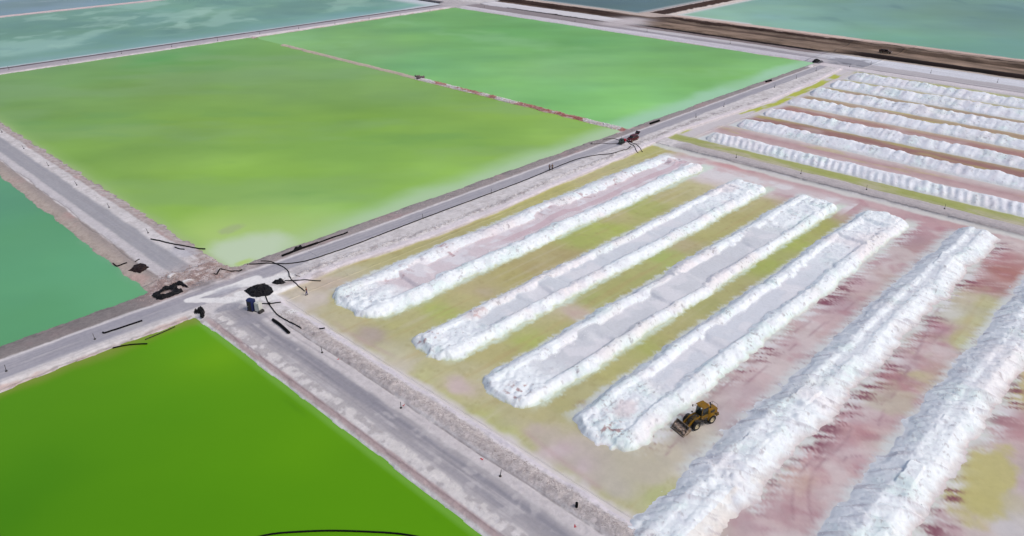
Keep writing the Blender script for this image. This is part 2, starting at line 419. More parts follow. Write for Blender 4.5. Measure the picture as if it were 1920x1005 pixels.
def colour(x, y, z):
    N = len(x)
    n3 = fbm(x, y, 3.0, 401, 4); n8 = fbm(x, y, 9.0, 411, 4); n1 = fbm(x, y, 1.0, 421, 3)
    c = np.tile(srgb((204, 202, 205)), (N, 1)) * (1 + 0.05 * n3 + 0.04 * n8)[:, None]
    grain = np.full(N, 0.10)
    zone = np.zeros(N, int)          # 0 embankment, 1 road, 2 salt field floor
    e = 0.35 * n3 + 0.25 * n8
    c = lay(c, (172, 167, 170), ss(0.15, 0.7, n1 + 0.5 * fbm(x, y, 5, 425, 4)) * 0.45); c = lay(c, (220, 218, 222), ss(0.2, 0.8, -n1 + 0.4 * n3) * 0.5)
    # ---------- long road (runs along x, y about 130)
    cor = band(y, 116, 142, 0.5) * (x < 330)
    hi = np.interp(x, [0, 50, 90, 160, 330], [133.0, 133.0, 132.2, 132.6, 133.2])
    lo = np.interp(x, [0, 50, 62, 80, 160, 330], [127.4, 126.6, 128.0, 128.4, 128.4, 129.4])
    lane = band(y + e * 0.8, lo, hi, 0.35)
    stk = fbm(x, y, 18, 431, 4, 0.7)
    rc = np.tile(srgb((163, 163, 172)), (N, 1)) * (1 + 0.10 * stk + 0.04 * n3)[:, None]
    rc = lay(rc, (146, 146, 158), ss(0.0, 0.9, stk + 0.5 * fbm(x, y, 30, 441, 3)) * 0.6)
    rc = lay(rc, (200, 198, 204), ss(0.35, 0.9, -stk) * 0.4)
    m = lane * cor
    c = c + (rc - c) * m[:, None]; zone = np.where((m > 0.5), 1, zone)
    m_bank = cor * ss(hi + 0.25, hi + 0.9, y + e * 0.5)
    bc = np.tile(srgb((156, 149, 150)), (N, 1)); bc = lay(bc, (176, 150, 152), ss(0.1, 0.9, n8) * 0.6)
    bc = lay(bc, (134, 128, 130), ss(0.1, 0.9, -n3) * 0.7); bc = lay(bc, (120, 116, 116), (x < 44) * 0.55)
    c = c + (bc - c) * m_bank[:, None]; grain = np.maximum(grain, m_bank * 0.22)
    c = lay(c, (206, 203, 208), cor * band(y + e * 0.3, hi - 0.25, hi + 0.25, 0.18) * 0.8)
    # pale shoulder with a dark crusty spoil line
    spl = cor * (x > 62) * np.exp(-((y - (LY(x) + 3.2 + 0.5 * fbm(x, y * 0, 12, 5, 2))) / 0.9) ** 2)
    c = lay(c, (150, 145, 150), spl * ss(-0.1, 0.7, n1 + 0.4 * fbm(x, y, 10, 451, 3)) * 0.75); grain = np.maximum(grain, spl * 0.35)
    c = lay(c, (216, 210, 218), cor * (x > 60) * band(y, LY(x) + 0.2, LY(x) + 2.0, 0.4) * 0.7)
    c = lay(c, (176, 160, 160), cor * (x > 60) * np.exp(-((y - LY(x) - 0.05) / 0.22) ** 2) * 0.5)
    # lower-left shoulder
    c = lay(c, (205, 203, 206), cor * (x < 45) * band(y, 124.6, 127.2, 0.4) * 0.6)
    c = lay(c, (192, 168, 164), cor * (x < 45) * band(y + 0.5 * n3, 124.3, 125.3, 0.3) * ss(-0.3, 0.6, n8) * 0.7)
    c = lay(c, (140, 134, 132), cor * (x < 46) * np.exp(-((y - 125.1 - 0.4 * n3) / 0.16) ** 2) * 0.6)
    # ---------- near road (runs along y, x about 52)
    cb = (1 - ss(120.0, 123.5, y)) * band(x, 44, 61.4, 0.1)
    lane = band(x + e * 0.7, 49.4, 54.0, 0.5)
    stk = fbm(x, y, 0.8, 461, 4, 22)
    rc = np.tile(srgb((170, 168, 173)), (N, 1)) * (1 + 0.10 * stk + 0.03 * n3)[:, None]
    rc = lay(rc, (140, 140, 150), np.clip(band(x + 0.5 * n8, 50.9, 53.3, 0.6) * (0.7 + 0.6 * stk), 0, 0.95))
    rc = lay(rc, (196, 194, 197), ss(0.45, 0.8, fbm(x, y, 2.2, 465, 3)) * 0.45)
    rc = lay(rc, (200, 198, 203), ss(0.3, 0.9, -stk + 0.3 * n3) * 0.45)
    m = lane * cb
    c = c + (rc - c) * m[:, None]; zone = np.where((m > 0.5), 1, zone)
    c = lay(c, (176, 173, 176), cb * band(x, 47.7, 49.6, 0.25) * ss(0.0, 0.35, n1 + n3 * 0.8) * 0.85); c = lay(c, (212, 210, 210), cb * band(x, 47.9, 49.8, 0.25) * ss(0.0, 0.4, -n1 - n3 * 0.8) * 0.7)
    c = lay(c, (184, 165, 166), cb * band(x + 0.2 * n3, 46.75, 47.6, 0.22) * 0.9)
    c = lay(c, (140, 124, 128), cb * np.exp(-((x - 47.45 - 0.2 * n3) / 0.14) ** 2) * 0.65)
    c = lay(c, (214, 214, 216), cb * band(x, 46.0, 46.65, 0.15) * 0.9)
    c = lay(c, (198, 194, 198), cb * band(x, 54.2, 55.8, 0.3) * 0.7)
    fy = 1 - ss(108, 116, y)
    dz = 0.5 * fbm(x * 0, y, 9, 77, 2)
    c = lay(c, (122, 116, 120), fy * cb * np.exp(-((x - 56.0 - dz * .5) / 0.17) ** 2) * ss(-0.8, 0.2, n3) * 0.8)
    bm = fy * cb * band(x + 0.3 * n3, 56.3, 59.0, 0.3)
    c = lay(c, (190, 184, 185), bm * 0.9); c = lay(c, (160, 152, 153), bm * ss(0.0, 0.8, n1) * 0.5); grain = np.maximum(grain, bm * 0.75)
    c = lay(c, (214, 210, 218), cb * band(x + 0.35 * n3, 59.2, 60.5, 0.3) * 0.9)
    # wheel tracks on the near road and the long road
    for k_, (xc, am) in enumerate(((50.5, .3), (51.9, .45), (52.7, .45), (53.6, .25), (55.0, .35))):
        tx = xc + 0.35 * fbm(x * 0, y, 22, 5600 + k_, 3)
        c = lay(c, (132, 131, 140), cb * np.exp(-((x - tx) / 0.16) ** 2) * am * ss(-0.5, 0.3, fbm(x, y, 3, 5610 + k_, 3, 14)))
    for k_, (yc, am) in enumerate(((129.4, .35), (130.6, .4), (131.4, .3), (126.8, .3), (125.9, .3))):
        ty = yc + 0.35 * fbm(x, y * 0, 26, 5620 + k_, 3)
        c = lay(c, (138, 137, 146), cor * np.exp(-((y - ty) / 0.2) ** 2) * am * ss(-0.4, 0.4, fbm(x, y, 16, 5630 + k_, 3, 3)))
    # ---------- left road (runs along y, beyond the crossing)
    cl = ss(139.0, 142.0, y) * band(x, 43, 62, 0.1) * (1 - ss(362, 366, y))
    lane = band(x + e * 0.6, 50.2, 54.6, 0.5)
    stk = fbm(x, y, 0.9, 471, 4, 26)
    rc = np.tile(srgb((160, 161, 168)), (N, 1)) * (1 + 0.08 * stk + 0.03 * n3)[:, None]
    rc = lay(rc, (148, 149, 158), ss(0.1, 0.8, stk) * 0.5)
    m = lane * cl
    c = c + (rc - c) * m[:, None]; zone = np.where((m > 0.5), 1, zone)
    c = lay(c, (194, 192, 198), cl * band(x, 48.4, 50.2, 0.3) * 0.7)
    m = cl * (1 - ss(47.7, 48.2, x + e * 0.5))
    bc = np.tile(srgb((178, 167, 160)), (N, 1)); bc = lay(bc, (158, 150, 148), ss(45.4, 47.6, x) * 0.9)
    bc = lay(bc, (196, 160, 156), ss(0.2, 0.9, n8 + 0.4 * n3) * 0.45)
    c = c + (bc - c) * m[:, None]; grain = np.maximum(grain, m * 0.12)
    c = lay(c, (128, 122, 124), cl * np.exp(-((x - 48.1 - dz) / 0.16) ** 2) * 0.7)
    m = cl * ss(57.0, 57.5, x + e * 0.4)
    c = lay(c, (160, 148, 147), m * (0.75 + 0.25 * n1)); c = lay(c, (182, 152, 150), m * ss(0.2, 0.9, n3) * 0.4); grain = np.maximum(grain, m * 0.3)
    # ---------- crossing: disturbed brown crust, and a triangle of clean white salt
    rb = np.clip(np.exp(-(((x - 58.5) / 4.5) ** 2 + ((y - 139.0) / 5.5) ** 2)) * 1.4 + np.exp(-(((x - 50) / 5.5) ** 2 + ((y - 139) / 4.5) ** 2)) * 1.2, 0, 1)
    c = lay(c, (176, 166, 166), rb * 0.8); c = lay(c, (140, 116, 112), rb * ss(0.05, 0.7, n1 + 0.6 * n3) * 0.75)
    c = lay(c, (216, 206, 208), rb * ss(0.2, 0.8, -n1 - 0.3 * n8) * 0.6); grain = np.maximum(grain, rb * 0.45)
    for k, (a_, b_, w_) in enumerate(WHITE_STROKES):
        ax, ay = a_; bx, by = b_
        t = np.clip(((x - ax) * (bx - ax) + (y - ay) * (by - ay)) / ((bx - ax) ** 2 + (by - ay) ** 2), 0, 1)
        d = np.hypot(x - ax - t * (bx - ax), y - ay - t * (by - ay)) + 0.35 * n3
        c = lay(c, (224, 225, 227), (1 - ss(w_ * (0.4 + 0.6 * t) * 0.8, w_ * (0.4 + 0.6 * t) * 1.15 + 0.15, d)) * 0.97)
    for px, py, rx, ry, col, a in DARK_SPOTS:
        q = np.sqrt(((x - px) / rx) ** 2 + ((y - py) / ry) ** 2) + 0.4 * n3
        c = lay(c, col, (1 - ss(0.5, 1.2, q)) * a)
    # ---------- far road below the blue pond (runs along x, y about 370)
    cf = band(y, 361, 382, 0.4) * (x < 326)
    m = cf * band(y + 0.5 * e, 366.5, 374.5, 0.4)
    stk = fbm(x, y, 30, 481, 4, 1.5)
    rc = np.tile(srgb((170, 166, 174)), (N, 1)) * (1 + 0.06 * stk)[:, None]
    c = c + (rc - c) * m[:, None]; zone = np.where(m > 0.5, 1, zone)
    c = lay(c, (206, 200, 205), cf * band(y + e, 363.6, 366.6, 0.4) * 0.8)
    c = lay(c, (188, 166, 164), cf * (1 - ss(363.6, 364.6, y + 1.2 * n3)) * 0.9)
    c = lay(c, (70, 64, 72), cf * np.exp(-((y - 374.6) / 1.5) ** 2) * 0.95)
    c = lay(c, (212, 216, 224), cf * ss(376.4, 377.0, y) * 0.95)
    # thin dike between the two far ponds
    c = lay(c, (178, 166, 172), (y > 520) * 0.9); c = lay(c, (206, 190, 192), (y > 520) * band(y, 526, 528.5, 0.5) * 0.7)
    # ---------- rocky dike in the green pond
    dk = (y > 136.5) * (y < 345) * band(x, 187, 196, .1)
    c = lay(c, (192, 180, 166), dk)
    near = 1 - ss(228, 242, y)
    c = lay(c, (196, 168, 166), dk * near * 0.8)
    c = lay(c, (166, 98, 94), dk * near * ss(0.1, 0.55, fbm(x, y, 3.2, 491, 3, 7.5)) * 0.85)
    c = lay(c, (210, 206, 210), dk * near * ss(0.15, 0.6, -fbm(x, y, 3.2, 491, 3, 7.5)) * 0.7); grain = np.maximum(grain, dk * near * 0.4)
    # ---------- divider berm between the fields
    m = band(x + e * 0.3, 187.6, 192.6, 0.35) * (1 - ss(113.5, 117, y))
    c = lay(c, (182, 177, 180), m); c = lay(c, (128, 124, 126), (1 - ss(113.5, 117, y)) * np.exp(-((x - 187.4 - e * 0.4) / 0.3) ** 2) * 0.7)
    c = lay(c, (214, 214, 216), (1 - ss(112, 116, y)) * band(x, 185.0, 187.0, 0.3) * 0.8); grain = np.maximum(grain, m * 0.2)
    # ---------- strips of road, crust and dark earth on the far side
    far = (x > 319.5)
    if far.any():
        a = (1 - ss(128, 150, y)); b = ss(128, 150, y) * (1 - ss(235, 262, y)); d = ss(235, 262, y)
        def prof(stops):
            xs_ = [s[0] for s in stops]; L_ = np.array([srgb(s[1]) for s in stops])
            xx = x + 0.7 * fbm(x, y, 5, 501, 3, 22) + 0.3 * n3
            idx = np.clip(np.searchsorted(xs_, xx) - 1, 0, len(xs_) - 1)
            nxt = np.clip(idx + 1, 0, len(xs_) - 1)
            bx = np.array(xs_)[nxt]
            t = ss(-0.5, 0.0, xx - bx) * (nxt > idx)
            return L_[idx] * (1 - t)[:, None] + L_[nxt] * t[:, None]
        DKB, BLK, TAN = (60, 47, 42), (36, 28, 27), (130, 113, 100)
        pa = prof([(300, (206, 202, 208)), (325.6, (140, 138, 144)), (326.6, (176, 174, 180)), (334.5, (206, 210, 220)), (346.8, (178, 168, 160)), (349.0, BLK), (358.2, TAN), (368.0, (92, 78, 68)), (371.5, (112, 98, 88)), (374.5, DKB), (381.0, (150, 134, 124)), (385.5, (196, 176, 168)), (400, (190, 172, 165))])
        pb = prof([(300, (190, 168, 166)), (325.6, (200, 198, 208)), (332.0, (158, 156, 164)), (337.0, (190, 188, 194)), (341.5, (134, 124, 126)), (346.4, BLK), (353.6, TAN), (364.5, (88, 74, 66)), (368.0, (114, 100, 90)), (370.5, DKB), (376.0, (186, 172, 164)), (379, (150, 130, 122)), (384.0, (200, 182, 174))])
        pd = prof([(300, (192, 172, 168)), (325.2, (200, 198, 206)), (332.0, (142, 136, 140)), (342.8, BLK), (345.6, (208, 208, 214)), (357.6, (92, 78, 70)), (361.0, DKB), (371.0, (120, 106, 98)), (374.0, (186, 174, 168))])
        pr = pa * a[:, None] + pb * b[:, None] + pd * d[:, None]
        # junction near the far corner: pale trampled patch
        jn = np.exp(-(((y - 256) / 9) ** 2)) * band(x, 336, 366, 6)
        pr = pr + (srgb((190, 184, 188)) - pr) * (np.clip(jn * 1.2, 0, 1) * 0.9)[:, None]
        # dark bank texture: crumbly earth with pale salt in the hollows
        dark = ss(0.30, 0.12, pr.mean(1)) if False else (pr.mean(1) < 0.16)
        pr = np.where(dark[:, None], pr * (1 + 0.4 * fbm(x, y, 3, 511, 4, 9) + 0.25 * fbm(x, y, 1.0, 513, 3, 16))[:, None], pr)
        pr = pr * (1 + 0.10 * fbm(x, y, 1.2, 515, 3, 24))[:, None]
        # grey wet soil where the long road meets the far road
        q = np.sqrt(((x - 334) / 7) ** 2 + ((y - 126) / 12) ** 2) + 0.4 * n3
        pr = pr + (srgb((150, 152, 162)) - pr) * (1 - ss(0.6, 1.2, q))[:, None]
        pr = pr + (srgb((112, 114, 124)) - pr) * (ss(0.0, 0.7, fbm(x, y, 5, 521, 3, 14)) * (1 - ss(0.5, 1.0, q)) * 0.8)[:, None]
        sel = far & (x < 386.9 + 5) & (y < 362)
        # dike between the two ponds at the far right
        c = np.where(sel[:, None], pr, c)
        dd = (x > 386) & (y > 246) & (y < 275)
        dp = np.tile(srgb((206, 198, 194)), (N, 1)); dp = lay(dp, (66, 52, 48), band(y + 0.6 * n3, 253.8, 264.5, 0.6)); dp = lay(dp, (176, 168, 168), ss(264.5, 266, y))
        c = np.where(dd[:, None], dp, c)
        zone = np.where(sel & ((pr.mean(1) > 0.22) & (x > 326) & (x < 336) & (y < 140)), 1, zone)
        zone = np.where(sel & (y < 240) & (x > 355.5) & (x < 366), 1, zone)
        zone = np.where(sel & (y > 262) & (x > 346.5) & (x < 357), 1, zone)
        # upper left corner where the roads meet
        c = lay(c, (176, 172, 176), (band(x, 322, 345, 3) * ss(357, 364, y)) * 0.8)
        grain = np.where(sel, 0.2, grain)
    # ---------- fields
    wx, wy = warp(x, y)
    for w, fn in ((0, floor_colour), (1, far_floor_colour)):
        f = field_q(wx, wy, w)
        k = f > -0.4
        if k.any():
            t = ss(-0.25, 0.25, f[k])
            c[k] = c[k] + (fn(x[k], y[k]) - c[k]) * t[:, None]
            zone[k] = np.where(t > 0.5, 2, zone[k]); grain[k] = np.where(t > 0.5, 0.0, grain[k])
    # damp, darker soil line right at the pond shores
    sh = (zone != 2) * band(z, -0.66, -0.42, 0.06)
    c = c * (1 - 0.16 * sh * ss(-0.4, 0.5, n1))[:, None]
    return np.clip(c, 0.01, 0.93), grain, zone

def W(px, py, z=0): return tuple(G(px, py, z))
WHITE_STROKES = [(W(352, 563), W(480, 522), 1.3), (W(352, 563), W(470, 562), 1.5), (W(455, 535), W(535, 520), 1.9), (W(450, 550), W(530, 545), 2.6), (W(500, 560), W(550, 545), 2.6),
                 (W(545, 585), W(600, 560), 1.6), (W(590, 550), W(700, 485), 1.2)]
DARK_SPOTS = [(*W(420, 545), 3.2, 1.6, (176, 178, 188), 0.8), (*W(430, 575), 3.2, 1.3, (140, 142, 154), 0.7), (*W(540, 530), 2.6, 1.2, (150, 142, 138), 0.7),
              (*W(596, 515), 2.0, 1.2, (168, 160, 160), 0.6), (*W(250, 612), 2.4, 1.0, (176, 176, 178), 0.6), (*W(470, 600), 4.0, 1.5, (150, 150, 160), 0.7),
              (*W(345, 470), 2.2, 4.0, (176, 178, 190), 0.6), (*W(330, 520), 3.0, 2.2, (160, 152, 152), 0.6), (*W(380, 535), 2.6, 2.0, (130, 128, 134), 0.6)]

ZN = {0: ('embankment', M_BANK), 1: ('road', M_ROAD), 2: ('salt_pan_floor', M_FLOOR)}
def patch(x0, x1, y0, y1, dx, dy):
    xs, ys = grid_xy(x0, x1, y0, y1, dx, dy)
    X, Y = np.meshgrid(xs, ys, indexing='ij'); x = X.ravel(); y = Y.ravel()
    z = height(x, y)
    c, g, zo = colour(x, y, z)
    nx, ny = len(xs), len(ys)
    F = grid_faces(nx, ny)
    V = np.stack([x, y, z], 1)
    # skirt so that neighbouring patches of other resolution never show a crack
    idx = np.arange(nx * ny).reshape(nx, ny)
    ring = np.concatenate([idx[0, :], idx[1:, -1], idx[-1, -2::-1], idx[-2:0:-1, 0]])
    rv = V[ring].copy(); rv[:, 2] -= 1.0
    n0 = len(V); V = np.concatenate([V, rv]); c = np.concatenate([c, c[ring]]); g = np.concatenate([g, g[ring]]); zo = np.concatenate([zo, zo[ring]])
    k = np.arange(len(ring)); k2 = (k + 1) % len(ring)
    SF = np.stack([ring[k2], ring[k], n0 + k, n0 + k2], 1)
    F = np.concatenate([F, SF])
    fz = zo[F[:, 0]]
    # faces wholly under the brine are never seen
    keep = ~((V[F][:, :, 2].max(1) < -1.0) & (fz != 2)); F = F[keep]; fz = fz[keep]
    for zid, (nm, mt) in ZN.items():
        Fz = F[fz == zid]
        if len(Fz) < 4: continue
        used, inv = np.unique(Fz, return_inverse=True)
        o = np_mesh(nm, V[used], inv.reshape(-1, 4), mt, c[used], g[used])
        tag(o, kind='structure')

patch(60.9, 187.5, -34, 118.0, 0.40, 0.40)          # floor of the near field
patch(42.5, 60.9, 24, 118.0, 0.17, 0.26)            # near road
patch(42.5, 60.9, -60, 24, 0.5, 0.8)
patch(-70, 14, 122, 142.5, 0.7, 0.35)
patch(14, 75, 118.0, 142.5, 0.18, 0.18)             # the crossing
patch(42.5, 62.5, 142.5, 300, 0.22, 0.45)           # left road
patch(42.5, 62.5, 300, 361, 0.4, 0.8)
patch(75, 187.5, 118.0, 141.5, 0.34, 0.2)           # long road
patch(187.5, 334, 118.0, 141.5, 0.42, 0.24)
patch(187.5, 194.6, -34, 118.0, 0.3, 0.5)           # divider berm
patch(194.6, 319.5, -20, 118.0, 0.5, 0.5)           # floor of the far field
patch(-80, 30, 361, 382, 1.5, 0.7)
patch(30, 334, 361, 382, 0.8, 0.35)                 # road below the blue pond
patch(-110, 334, 523.5, 532.5, 2.0, 0.6)           # thin dike between the far ponds
patch(319.5, 396, -120, 118.0, 0.55, 1.1)           # far strips
patch(334, 396, 118.0, 141.5, 0.5, 0.6)
patch(319.5, 396, 141.5, 361, 0.5, 0.9)
patch(334, 396, 361, 480, 1.0, 2.0)
patch(396, 620, 244, 276, 1.2, 0.5)                 # dike between the far ponds
patch(186.5, 196.5, 141.5, 336, 0.3, 0.55)          # dummy bed under the rocky dike is cut away below water

# low land to the horizon
o = np_mesh('ground', np.array([(-9000, -9000, -2.2), (9000, -9000, -2.2), (9000, 9000, -2.2), (-9000, 9000, -2.2)]), np.array([[0, 1, 2, 3]]),
            M_BANK, np.tile(srgb((178, 174, 176)), (4, 1)), np.full(4, 0.1))
tag(o, kind='structure')

# ------------------------------------------------------------------ brine ponds
def pond(x0, x1, y0, y1, step, fn, z=-0.6):
    xs, ys = grid_xy(x0, x1, y0, y1, step, step)
    X, Y = np.meshgrid(xs, ys, indexing='ij'); x, y = X.ravel(), Y.ravel()
    c = fn(x, y)
    V = np.stack([x, y, np.full_like(x, z)], 1)
    o = np_mesh('brine_pond', V, grid_faces(len(xs), len(ys)), M_BRINE, np.clip(c, 0.004, 0.9))
    return tag(o, kind='structure')

def pts(lst, z=-0.6, k=(1, 1, 1)):
    return np.array([np.concatenate([G(p[0], p[1], z), srgb(p[2:]) * np.array(k)]) for p in lst])

P_C = pts([(60,150,112,152,92),(200,125,110,152,86),(330,110,84,150,80),(450,105,112,160,92),(300,170,112,148,70),(150,200,116,156,82),(60,235,116,158,84),(520,160,120,158,86),(640,130,118,162,96),(740,175,122,162,96),
 (330,250,112,150,62),(200,280,116,156,72),(450,270,124,164,78),(650,230,116,156,62),(560,230,120,160,70),(820,210,122,160,74),(900,240,126,166,80),(1000,250,138,178,94),(700,290,130,172,82),(560,340,132,174,80),(400,350,134,176,76),(300,380,136,176,78),(800,330,140,182,98),(480,400,142,182,96),(380,430,152,188,104),(600,400,144,186,108)], k=(1.16, 1.18, 0.84))
P_E = pts([(860,40,104,160,96),(960,60,96,158,92),(700,90,122,170,112),(640,85,112,160,92),(1100,80,100,160,94),(1200,90,108,164,98),(900,110,110,168,104),(1050,130,120,172,108),(1300,110,112,168,98),(1420,120,120,176,110),(820,120,112,172,110),(960,170,130,190,122),(1150,170,126,188,116),(1300,160,118,178,104),(1250,200,130,190,120),(1050,190,118,180,110),(1120,220,130,196,130)], k=(1.2, 1.22, 0.98))
P_B = pts([(40,980,62,122,0),(40,780,74,132,6),(200,760,76,134,10),(330,650,84,146,22),(400,690,98,152,42),(300,800,74,134,6),(450,800,80,138,14),(600,850,86,144,20),(700,980,82,142,12),(380,950,76,136,8),(560,960,78,138,8),(100,900,66,126,0),(200,700,82,136,20)], k=(1.24, 1.18, 0.2))
P_D = pts([(20,380,84,144,112),(60,450,88,152,114),(160,500,92,160,118),(100,600,86,152,106),(20,640,84,146,104),(220,560,94,160,116)], k=(1.2, 1.16, 1.08))
P_F = pts([(60,60,104,144,134),(200,40,108,148,138),(40,100,118,156,156),(200,80,106,146,140),(350,50,104,144,132),(420,20,124,164,148),(350,20,112,158,142),(500,40,110,152,144),(560,20,114,152,146),(680,15,106,154,148),(700,30,120,164,164),(300,85,112,152,150),(640,5,112,150,144),(780,5,130,176,172)], k=(1.08, 1.14, 1.0))
P_G = pts([(50,10,122,148,158),(150,5,138,162,172),(250,3,120,162,160)])
P_H = pts([(1080,3,78,106,114),(1180,15,84,114,118),(1250,5,86,114,118),(1130,5,82,108,114)])
P_I = pts([(1320,30,142,182,172),(1420,20,132,172,164),(1500,50,136,178,166),(1560,10,112,150,144),(1650,50,120,160,148),(1700,80,112,164,144),(1760,20,108,142,138),(1850,90,108,156,142),(1800,50,106,142,136),(1900,30,96,132,134),(1900,90,106,150,138)], k=(1.10, 1.16, 1.04))

def clouded(P, wa=9, p=2.6, s0=60, mott=0.05, pale=None, seed=601):
    def f(x, y):
        wx = x + wa * fbm(x, y, 34, seed, 4); wy = y + wa * fbm(x, y, 34, seed + 9, 4)
        c = rbf(wx, wy, P, p, s0)
        u, v = x * 0.70 - y * 0.71, x * 0.71 + y * 0.70
        k = fbm(u, v, 46, seed + 40, 5, 17)
        c = c * (1 + mott * fbm(x, y, 22, seed + 20, 5) + mott * 0.9 * fbm(x, y, 60, seed + 30, 3) + mott * 1.3 * k)[:, None]
        return c * np.stack([1 + 0.5 * mott * k, np.ones_like(k), 1 + 2.2 * mott * fbm(x, y, 30, seed + 60, 4)], 1)
    return f

def f_C(x, y):
    c = clouded(P_C, 8, 2.6, 50, 0.075)(x, y)
    u, v = x * 0.70 - y * 0.71, x * 0.71 + y * 0.70
    c = lay(c, (134, 172, 112), ss(0.15, 0.8, fbm(u, v, 60, 607, 5, 26)) * 0.40)
    c = lay(c, (100, 156, 84), ss(0.25, 0.9, fbm(u + 90, v, 40, 608, 5, 16)) * 0.30)
    n = fbm(x, y, 14, 611, 4)
    c = lay(c, (168, 204, 152), (1 - ss(140.0, 148.5, y + 1.6 * n)) * 0.9); c = lay(c, (180, 208, 172), (1 - ss(138.0, 143.5, y + 1.0 * n)) * 0.6)
    c = lay(c, (172, 200, 128), (1 - ss(0.6, 2.0, np.hypot((x - 68) / 16, (y - 145) / 14) + 0.15 * n)) * 0.6)
    q = np.hypot((x - 67.0) / 11.5, (y - 143.5) / 9.5) + 0.12 * n
    c = lay(c, (192, 212, 182), (1 - ss(0.55, 1.2, q + 0.10 * fbm(x, y, 4, 617, 3))) * 0.95)
    q = np.hypot((x - 69.5) / 3.6, (y - 156) / 2.4) + 0.4 * fbm(x, y, 3, 613, 3)
    c = lay(c, (160, 166, 140), (1 - ss(0.5, 1.1, q)) * 0.45)
    q = np.hypot((x - 63.4) / 2.6, (y - 138.6) / 1.2) + 0.3 * n
    c = lay(c, (176, 206, 92), (1 - ss(0.5, 1.1, q)) * 0.7)
    c = lay(c, (150, 188, 104), (1 - ss(60.4, 65.0, x + 0.8 * n)) * 0.5 * ss(146, 156, y))
    c = lay(c, (164, 186, 132), (1 - ss(60.2, 61.6, x + 0.6 * n)) * 0.5)
    return c
def f_E(x, y):
    c = clouded(P_E, 8, 2.6, 80, 0.075, seed=621)(x, y)
    n = fbm(x, y, 14, 631, 4)
    c = lay(c, (164, 212, 176), (1 - ss(140.0, 149.0, y + 1.8 * n)) * 0.92)
    c = lay(c, (146, 200, 136), ss(0.25, 0.8, fbm(x, y, 34, 641, 4)) * 0.35)
    return c
def f_B(x, y):
    c = clouded(P_B, 5, 2.4, 30, 0.03, seed=651)(x, y)
    n = fbm(x, y, 8, 661, 4)
    c = lay(c, (116, 170, 66), ss(44.9, 45.9, x + 0.2 * n) * 0.8)
    c = lay(c, (64, 120, 8), np.exp(-((x - 44.5 - 0.2 * n) / 0.12) ** 2) * (y < 100) * 0.5)
    c = lay(c, (136, 146, 66), ss(121.0, 124.8, y + 1.1 * n) * 0.75)
    return c
def f_D(x, y):
    c = clouded(P_D, 5, 2.4, 40, 0.03, seed=671)(x, y)
    return lay(c, (126, 172, 140), ss(43.0, 44.6, x + 0.4 * fbm(x, y, 6, 681, 4)) * (y < 175) * 0.35)
def f_F(x, y):
    c = clouded(P_F, 12, 2.6, 120, 0.05, seed=691)(x, y)
    u, v = x * 0.72 - y * 0.69, x * 0.69 + y * 0.72
    k = fbm(u, v, 26, 701, 5, 34)
    c = lay(c, (156, 198, 182), ss(0.10, 0.6, k) * 0.6 * ss(396, 412, y))  # pale cloud reflections painted into the brine colour
    k2 = fbm(u + 7 * fbm(x, y, 12, 703, 3), v, 15, 705, 4, 24)
    c = lay(c, (164, 204, 186), ss(0.25, 0.7, k2) * 0.5 * ss(396, 412, y))
    c = lay(c, (92, 134, 128), ss(0.15, 0.8, -k) * 0.4 * ss(392, 404, y))
    n = fbm(x, y, 10, 711, 3)
    c = lay(c, (138, 176, 180), (1 - ss(381, 398, y + 2 * n)) * 0.6)
    q = np.minimum(y - 379 - 0.3 * n, (328 - x) * 0.6)
    c = lay(c, (208, 214, 222), (1 - ss(0.8, 2.6 + 7 * ss(285, 325, x), q)) * 0.95)
    return c
def f_G(x, y):
    c = clouded(P_G, 12, 2.6, 200, 0.06, seed=721)(x, y)
    return lay(c, (176, 192, 200), ss(0.35, 0.8, fbm(x, y, 40, 731, 4, 16)) * 0.6)
def f_H(x, y):
    c = clouded(P_H, 12, 2.6, 200, 0.05, seed=741)(x, y)
    q = np.minimum(y - 269.5, x - 382.5)
    return lay(c, (178, 184, 184), (1 - ss(0.8, 4.2, q)) * 0.9)
def f_I(x, y):
    c = clouded(P_I, 14, 2.6, 200, 0.05, seed=751)(x, y)
    k = fbm(x * 0.7 - y * 0.7, x * 0.7 + y * 0.7, 20, 761, 4, 60)
    c = lay(c, (84, 124, 126), ss(0.35, 0.85, k) * 0.5 * ss(400, 460, x))
    q = np.minimum(250.5 - y, (x - 392) * 0.8)
    c = lay(c, (212, 212, 212), (1 - ss(1.2, 4.5, np.where(y > 205, q, 9))) * 0.9)
    return c

for a in ((58.5, 192.0, 135.5, 367.0, 0.9, f_C), (192.0, 327.0, 135.5, 366, 1.0, f_E), (-70, 48.0, 130, 364, 0.9, f_D), (-70, 48.5, -60, 127.0, 0.7, f_B),
          (-120, 330, 376.8, 527, 1.3, f_F), (-100, 334, 529, 800, 2.5, f_G), (381, 760, 267.5, 560, 2.2, f_H), (389.5, 760, -160, 252.5, 1.8, f_I)):
    pond(*a)

